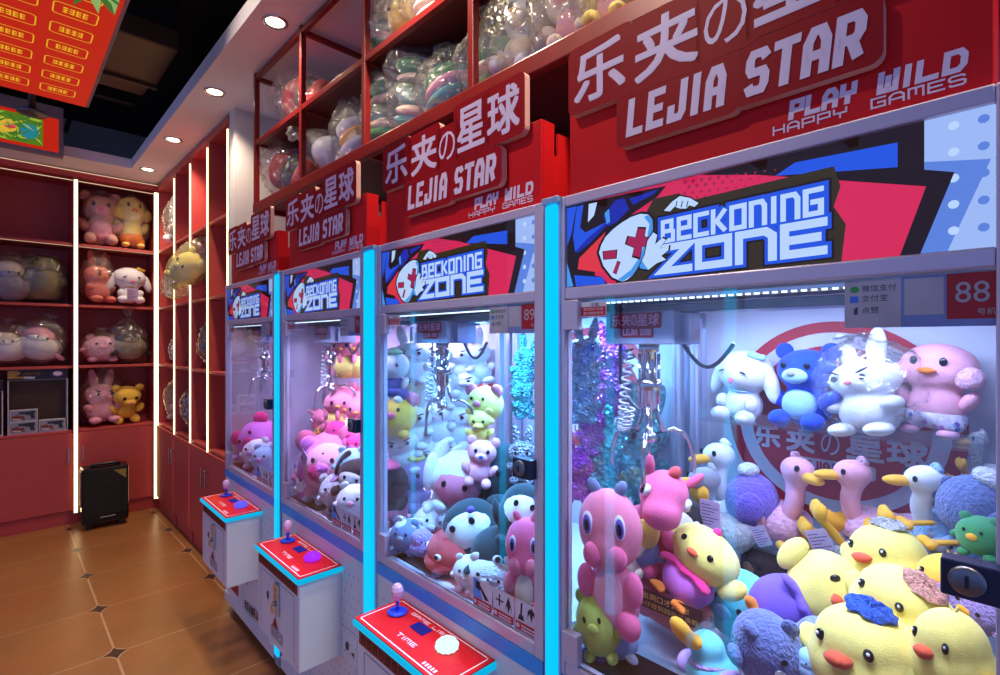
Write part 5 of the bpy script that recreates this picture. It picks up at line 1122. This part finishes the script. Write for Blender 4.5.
def tr(kind, label, px, py, hp, X, yaw=0, pitch=0, roll=0, c=None, **k):
    p, d = onX(px, py, X, TH_ROOM); return toy(kind, label, p, hp=hp, d=d, yaw=yaw, pitch=pitch, roll=roll, c=c, world=True, **k)
CUR = lambda P: (1.05, 1.60, -9, 9, 2.398, 2.80) if P.z < 2.72 else (1.05, 1.60, -9, 9, 2.762, 3.13)
REDB = plush('deep_red', (196, 40, 30))
tr('folded', 'red plush in a clear bag on the upper rack level at its far end', 294, 96, 54, 1.14, -30, 0, -70, dict(a=REDB, c=DRK, d=REDB), bag=(BAG, 1, .62, .54, .60, .3), squash=(1.1, 1, 1.3))
tr('folded', 'red plush in a clear bag on the lower rack level at its far end', 274, 166, 56, 1.11, -30, 0, -60, dict(a=REDB, c=DRK, d=REDB), bag=(BAG, 2, .60, .54, .60, .3), squash=(1.0, 1, 1.25))
tr('folded', 'white and grey plush lying in a white bag beside the lower red one', 326, 152, 42, 1.14, -30, 0, -62, dict(a=WHT, c=GRY, d=WHT), bag=(BAG, 3, .55, .52, .66, .6), squash=(.9, 1, 1.5))
tr('folded', 'white plush in a clear bag next to the third rack post', 348, 134, 44, 1.13, -30, 0, -20, dict(a=WHT, c=AMB, d=WHT), bag=(BAG, 4, .62, .58, .8, .9))
SEA = plush('sea_green', (50, 130, 140)); PEACH = plush('peach', (236, 200, 180))
wl = [(378, 128, 40, 1.12, GRN, PEACH, SEA, 'sea green and peach plush in a clear bag, lowest beside the third post'), (380, 94, 40, 1.12, GRN, PEACH, GRN, 'green and peach plush in a clear bag stacked beside the third post'), (386, 62, 36, 1.13, GRN, LPK, SEA, 'green and pink plush in a clear bag, topmost beside the third post'),
      (408, 112, 46, 1.12, SEA, PEACH, SEA, 'sea green plush in a clear bag at the front of the rack'), (438, 86, 56, 1.12, SEA, LPK, GRN, 'big green and pink plush in a clear bag beside the fourth post'), (410, 74, 46, 1.14, GRN, PEACH, GRN, 'green plush in a clear bag in the middle of the stack'), (430, 40, 52, 1.15, CRM, CRM, CRM, 'cream plush in a clear bag on top of the green ones'), (484, 72, 60, 1.12, GRN, CRM, GRN, 'green plush in a clear bag behind the fourth post')]
for i, (px, py, hp, X, c1, c2, c3, l) in enumerate(wl):
    tr('folded', l, px, py, hp, X, -30+random.randint(-25, 25), random.randint(-15, 15), random.randint(-20, 20), dict(a=c1, c=c2, d=c3), bag=(BAG, 5+i, .66, .60, .64, .5), squash=(1.15, 1.0, 1.05))
tr('round_pig', 'yellow plush in a loose yellowish bag on the upper rack level', 400, 14, 50, 1.14, -20, 0, -40, dict(a=YEL2, c=YEL), bag=(BAGY, 13, .8, .6, .75, .8), simple=True)
tr('bear', 'white and yellow bear plush in a clear bag after the fourth post', 512, 42, 92, 1.13, -10, 0, 10, dict(a=WHT, c=CRM, e=AMB), bag=(BAGY, 14, .52, .5, .62, .5), simple=True)
tr('bear', 'pale yellow bear plush in a yellowish bag, middle of the rack front', 560, 22, 92, 1.13, -10, 0, -12, dict(a=CRM, c=LPK, e=AMB), bag=(BAGY, 15, .52, .5, .62, .5), simple=True)
tr('bear', 'cream bear plush in a yellowish bag at the near end of the rack', 612, -2, 92, 1.13, 0, 0, 10, dict(a=YEL, c=LPK, e=AMB), bag=(BAGY, 16, .55, .5, .62, .5), simple=True)
# ------------------------------------------------------------------ toys on the red shelves
ZS = (.831, 1.401, 1.946, 2.491, 3.08)
def zrow(z):
    i = max(k for k in range(4) if z > ZS[k] or k == 0); return ZS[i], ZS[i+1]-.03
def backbox(P):
    z0, z1 = zrow(P.z); return ((-.13, .466) if P.x < .487 else (.507, 1.08))+(5.868, 6.28, z0, z1)
def sidebox(P):
    z0, z1 = zrow(P.z); y0, y1 = [(b+.02, a-.02) for a, b, q in sd if b-.01 <= P.y][0] if P.y < 5.88 else (5.2, 5.86)
    return (1.092, 1.50, y0, y1, z0, z1)
CUR = backbox
def tb(kind, label, px, py, hp, Y=6.0, yaw=90, pitch=0, roll=0, c=None, **k):
    p, d = onY(px, py, Y, TH_ROOM); return toy(kind, label, p, hp=hp, d=d, yaw=yaw-90, pitch=pitch, roll=roll, c=c, world=True, rz0=0, **k)
def ts(kind, label, px, py, hp, X=1.24, yaw=0, pitch=0, roll=0, c=None, **k):
    p, d = onX(px, py, X, TH_ROOM); return toy(kind, label, p, hp=hp, d=d, yaw=yaw, pitch=pitch, roll=roll, c=c, world=True, **k)
tb('bear', 'pinkish bear plush with white paws in a clear bag on the top back shelf', 97, 212, 56, 6.02, 95, 0, 0, dict(a=plush('dusty_pink', (206, 150, 140)), c=LPK, e=PNK), bag=(BAG, 21, .34, .34, .5, .15), squash=(.9, .9, 1))
tb('cheek_duck', 'yellow duck plush with orange beak in a clear bag on the top back shelf', 136, 216, 56, 6.02, 85, 0, 0, dict(a=YEL, b=ORG, c=YEL, d=ORG), bag=(BAG, 22, .42, .38, .52, .15), squash=(.72, .8, 1))
tb('seal', 'grey and white seal plush with orange mark in a bag on the second shelf', 10, 278, 44, 6.02, 80, 0, 0, dict(a=GRY, c=CRM), bag=(BAG, 23, .50, .46, .5, .2), squash=(.95, .9, 1.1))
tb('hippo', 'olive green plush in a clear bag on the second shelf beside the light post', 52, 278, 46, 6.02, 90, 0, 0, dict(a=plush('olive', (120, 110, 56))), bag=(BAG, 24, .44, .42, .52, .15), squash=(.95, .9, 1))
tb('bunny', 'coral rabbit plush in a pointed clear bag on the second shelf', 98, 280, 54, 6.02, 60, 0, 0, dict(a=plush('coral_pink', (222, 120, 100)), e=ORG), bag=(BAG, 25, .32, .32, .54, .6), squash=(1, .9, 1))
tb('puppy', 'white cat plush with a small tag in a clear bag on the second shelf', 136, 284, 40, 6.02, 85, 0, 0, dict(a=WHT, c=YEL2, e=ROS), ptag=(0, .2, 0))
tb('seal', 'white plush in a crumpled bag at the frame edge on the third shelf', 8, 348, 36, 6.02, 90, 0, 0, dict(a=WHT, c=CRM), bag=(BAG, 26, .56, .5, .6, .3), squash=(1.0, .9, 1))
tb('seal', 'white plush in a crumpled bag beside the light post on the third shelf', 50, 346, 40, 6.0, 90, 0, 15, dict(a=WHT, c=LPK), bag=(BAG, 27, .52, .46, .6, .3), squash=(1.0, .9, 1))
tb('round_pig', 'pink fluffy plush in a clear bag on the third shelf', 97, 352, 28, 6.02, 90, 0, 0, dict(a=FPK, c=LPK), bag=(BAG, 28, .54, .5, .58, .3), squash=(1.2, .9, 1))
tb('seal', 'black and grey hooded seal plush in a pointed bag on the third shelf', 132, 350, 36, 6.0, 70, 0, 0, dict(a=plush('sage', (140, 130, 110)), c=DRK), bag=(BAG, 29, .5, .46, .58, .7), squash=(.95, .9, 1))
tb('bunny', 'pink rabbit plush with dark eyes sitting above the red cupboard', 90, 404, 50, 5.98, 80, 0, 0, dict(a=LPK, e=ROS), bag=(BAG, 30, .33, .33, .53, .4), squash=(1.1, 1, 1))
tb('bear', 'yellow bear plush lying on its tummy above the red cupboard', 126, 407, 38, 6.0, 80, 25, 0, dict(a=YEL2, c=YEL2, e=ROS), squash=(1.1, 1.2, 1))
CUR = sidebox
ts('bear', 'white and dark bear plush in a tall bag on the top side shelf', 172, 222, 44, 1.28, -20, 0, 0, dict(a=WHT, c=GRY, e=DRK), bag=(BAG, 41, .45, .4, .55, .4))
ts('round_pig', 'grey-green round plush on the top side shelf in the second bay', 184, 228, 26, 1.25, -20, 0, 0, dict(a=plush('sage', (140, 130, 110)), c=CRM), bag=(BAG, 42, .56, .5, .56, .2), simple=True)
ts('bear', 'white plush in a puffed clear bag on the top side shelf, third bay', 197, 212, 40, 1.28, -20, 0, 0, dict(a=WHT, c=GRY, e=GRY), bag=(BAG, 43, .55, .5, .75, .4))
ts('puppy', 'grey and white plush in a bag low in the corner of the second side shelf', 170, 285, 30, 1.25, -20, 0, 0, dict(a=GRY, c=WHT, e=DRK), bag=(BAG, 44, .48, .42, .55, .3))
ts('round_pig', 'pale yellow plush in a long bag sticking out over the side shelves', 190, 288, 34, 1.10, -25, 0, 50, dict(a=YEL, c=YEL), bag=(BAGY, 45, .56, .5, .95, .3), squash=(1, 1, 1.3), simple=True, box=(.9, 1.5, 4.2, 5.1, 1.947, 2.47))
ts('round_pig', 'pink plush in the side bay next to the claw machines, upper level', 222, 278, 32, 1.35, -20, 0, 0, dict(a=LPK, c=PNK), simple=True)
ts('round_pig', 'small white plush in a bag on the third side shelf', 181, 358, 20, 1.2, -20, 0, 0, dict(a=WHT, c=LPK), bag=(BAG, 46, .6, .5, .7, .6), simple=True)
ts('hippo', 'dark navy plush in a clear bag on the third side shelf', 211, 355, 38, 1.22, -20, 0, 0, dict(a=plush('slate', (54, 60, 80))), bag=(BAG, 47, .55, .48, .6, .3), squash=(1.2, 1, 1))
ts('bear', 'white plush in an open bag beside the dark navy one', 199, 356, 32, 1.3, -20, 0, 0, dict(a=CRM, c=WHT, e=GRY), bag=(BAG, 48, .5, .45, .65, .6), simple=True)
ts('bunny', 'cream and brown plush in a bag above the side cupboard, second bay', 179, 412, 38, 1.22, -20, 0, 0, dict(a=CRM, e=BRN), bag=(BAG, 49, .45, .4, .6, .7))
ts('hippo', 'blue plush in a bag hanging over the side cupboard edge, third bay', 194, 422, 38, 1.22, -20, 0, -20, dict(a=plush('denim', (96, 120, 170))), bag=(BAG, 50, .5, .45, .6, .3))
ts('round_pig', 'tan plush above the side cupboard beside the claw machines', 217, 438, 18, 1.25, -20, 0, 0, dict(a=plush('tan', (190, 160, 120)), c=CRM), simple=True)
# ------------------------------------------------------------------ toy gun display cartons
CARD = mat('black_printed_card', (28, 26, 34), rough=.45, var=.2); CARDB = mat('brown_card_window', (72, 46, 22), rough=.5, var=.1); PRW = mat('white_print', (206, 206, 214), rough=.5); PRG = mat('gold_print_card', (176, 140, 60), rough=.5); PRD = mat('gun_grey_print', (40, 44, 58), rough=.4); PRP = mat('plum_print', (72, 40, 110), rough=.5); PRO = mat('rust_print', (130, 70, 50), rough=.5)
def carton(label, loc, W, H):
    o = thing('display_carton', label, 'box', loc, (0, 0, 0))
    mb = MB(); t = .008
    mb.box(0, W, .10, .108, 0, H); mb.box(0, t, 0, .10, 0, H); mb.box(W-t, W, 0, .10, 0, H); mb.box(t, W-t, 0, .10, H-t, H); mb.box(t, W-t, 0, .10, 0, t)
    link('carton', mb.mesh('carton'), [PRW], o)
    mb = MB(); mb.box(t, W-t, .094, .099, t, H-.10); link('backing', mb.mesh('backing'), CARDB, o)
    mb = MB(); mb.box(0, W, -.003, .0, H-.085, H, 0); f = lambda a, b, t: Vector((a, t, b)); z = H-.085
    mb.flat([(.0, z+.012), (.12, z+.012), (.06, z+.08), (.0, z+.08)], f, -.0036, 1); mb.flat([(.05, z+.03), (W*.6, z+.02), (W*.66, z+.055), (.10, z+.07)], f, -.0042, 0); strokes(mb, 'MATE', (W*.24, W*.52, z+.038, z+.062), .006, f, -.0048, 2, shear=.3)
    mb.flat([(W*.24, z+.01), (W*.42, z+.004), (W*.45, z+.022), (W*.28, z+.028)], f, -.0046, 3); mb.flat([(W*.82+.045*math.cos(a*PI/12), z+.045+.036*math.sin(a*PI/12)) for a in range(24)], f, -.005, 4); mb.flat([(W*.82+.03*math.cos(a*PI/12), z+.045+.02*math.sin(a*PI/12)) for a in range(24)], f, -.0055, 5)
    link('header', mb.mesh('header', False), [CARD, PRG, PRO, PRW, PRP, LILAC], o)
    return o
p0, _ = onY(7, 425, 5.90, TH_ROOM)
carton('open display carton with printed header on the shelf above the red cupboard', (.052, 5.91, .831), .385, .545)
carton('display carton partly cut off by the photo edge beside the open one', (-.36, 5.91, .831), .385, .46)
def gunbox(label, x, z):
    o = thing('toy_gun_box', label, 'box', (x, 5.905, z), (0, 0, 0), 'small toy gun boxes in the display carton'); W, H = .175, .098
    link('box', cached('gb', lambda: MB().box(0, W, 0, .05, 0, H, bev=.002).mesh('box')), PRW, o)
    def pr():
        mb = MB(); f = lambda a, b, t: Vector((a, t, b))
        mb.flat([(.005, .006), (.17, .006), (.17, .092), (.005, .092)], f, -.0008, 3)
        mb.flat([(.012, .010), (.10, .010), (.085, .05), (.06, .045), (.05, .06), (.012, .05)], f, -.0012, 2)
        mb.flat([(.055, .062), (.055, .080), (.158, .084), (.160, .066), (.150, .060), (.160, .020), (.132, .018), (.126, .050), (.10, .052), (.095, .060)], f, -.0018, 0)
        mb.flat([(.014, .016), (.07, .012), (.075, .022), (.02, .028)], f, -.0016, 1)
        return mb.mesh('gun_picture', False)
    link('gun_picture', cached('gbp', pr), [PRD, PRW, PRO, mat('pale_box_print', (150, 150, 165), rough=.5)], o)
gunbox('toy gun box at the bottom of the carton, beneath another box', .062, .84); gunbox('toy gun box stacked on top of another inside the carton', .064, .939); gunbox('toy gun box standing alone in the carton beside the stacked pair', .245, .84)
# ------------------------------------------------------------------ black trolley speaker
sp = thing('trolley_speaker', 'black trolley speaker standing on the tiles before the red cupboard', 'speaker', (.500, 5.56, 0), (0, 0, R(-2)))
mb = MB(); mb.box(0, .325, 0, .20, .045, .525, bev=.012); link('body', mb.mesh('body'), mat('gloss_black_case', (10, 10, 12), rough=.18, var=.2), sp)
mb = MB(); mb.box(.012, .313, -.006, 0, .12, .505, bev=.003)
GRI = mat('black_speaker_grille', (12, 12, 14), rough=.5, bump=1, bscale=300, var=.3); link('grille', mb.mesh('grille'), GRI, sp)
mb = MB(); f = lambda a, b, t: Vector((a, t, b)); mb.flat([(.215, .495), (.305, .495), (.305, .41)], f, -.008); link('corner_print', mb.mesh('corner_print', False), mat('olive_gold_print', (150, 136, 60), rough=.4), sp)
mb = MB(); strokes(mb, 'TEMEISHENG', (.07, .31, .395, .41), .002, f, -.008, gap=.8) if False else [mb.flat([(.075+.034*i, .395), (.093+.034*i, .395), (.093+.034*i, .398), (.075+.034*i, .398)], f, -.008) or mb.flat([(.083+.034*i, .388), (.086+.034*i, .388), (.086+.034*i, .408), (.083+.034*i, .408)], f, -.008) for i in range(7)]
link('front_lettering', mb.mesh('front_lettering', False), mat('dim_gold_lettering', (80, 72, 44), rough=.4), sp)
mb = MB(); mb.tube([(.06, .10, .515), (.07, .10, .535), (.10, .10, .540), (.23, .10, .540), (.26, .10, .535), (.27, .10, .515)], .012); link('handle', mb.mesh('handle'), BLACK, sp)
mb = MB(); mb.box(-.008, .0, .03, .17, .20, .50, bev=.003); link('side_panel', mb.mesh('side_panel'), mat('beige_side_panel', (190, 160, 110), rough=.4), sp)
mb = MB(); mb.box(-.0095, -.007, .07, .12, .26, .46, bev=.001); link('side_slot', mb.mesh('side_slot'), BLACK, sp)
mb = MB()
for x in (.03, .25): mb.box(x, x+.05, .02, .18, .0, .05, bev=.01)
link('foot', mb.mesh('foot'), BLACK, sp)
mb = MB(); mb.box(.12, .23, -.01, -.005, .095, .105, bev=.002); link('badge', mb.mesh('badge'), CHROME, sp)
# ------------------------------------------------------------------ colour management
SC.view_settings.view_transform = 'Standard'; SC.view_settings.look = 'None'; SC.view_settings.gamma = 1; SC.view_settings.use_curve_mapping = False
SC.view_settings.exposure = 0.0
SC.cycles.max_bounces = 10; SC.cycles.transparent_max_bounces = 32; SC.cycles.diffuse_bounces = 4; SC.cycles.glossy_bounces = 4
SC.cycles.sample_clamp_indirect = 4; SC.cycles.caustics_reflective = False; SC.cycles.caustics_refractive = False
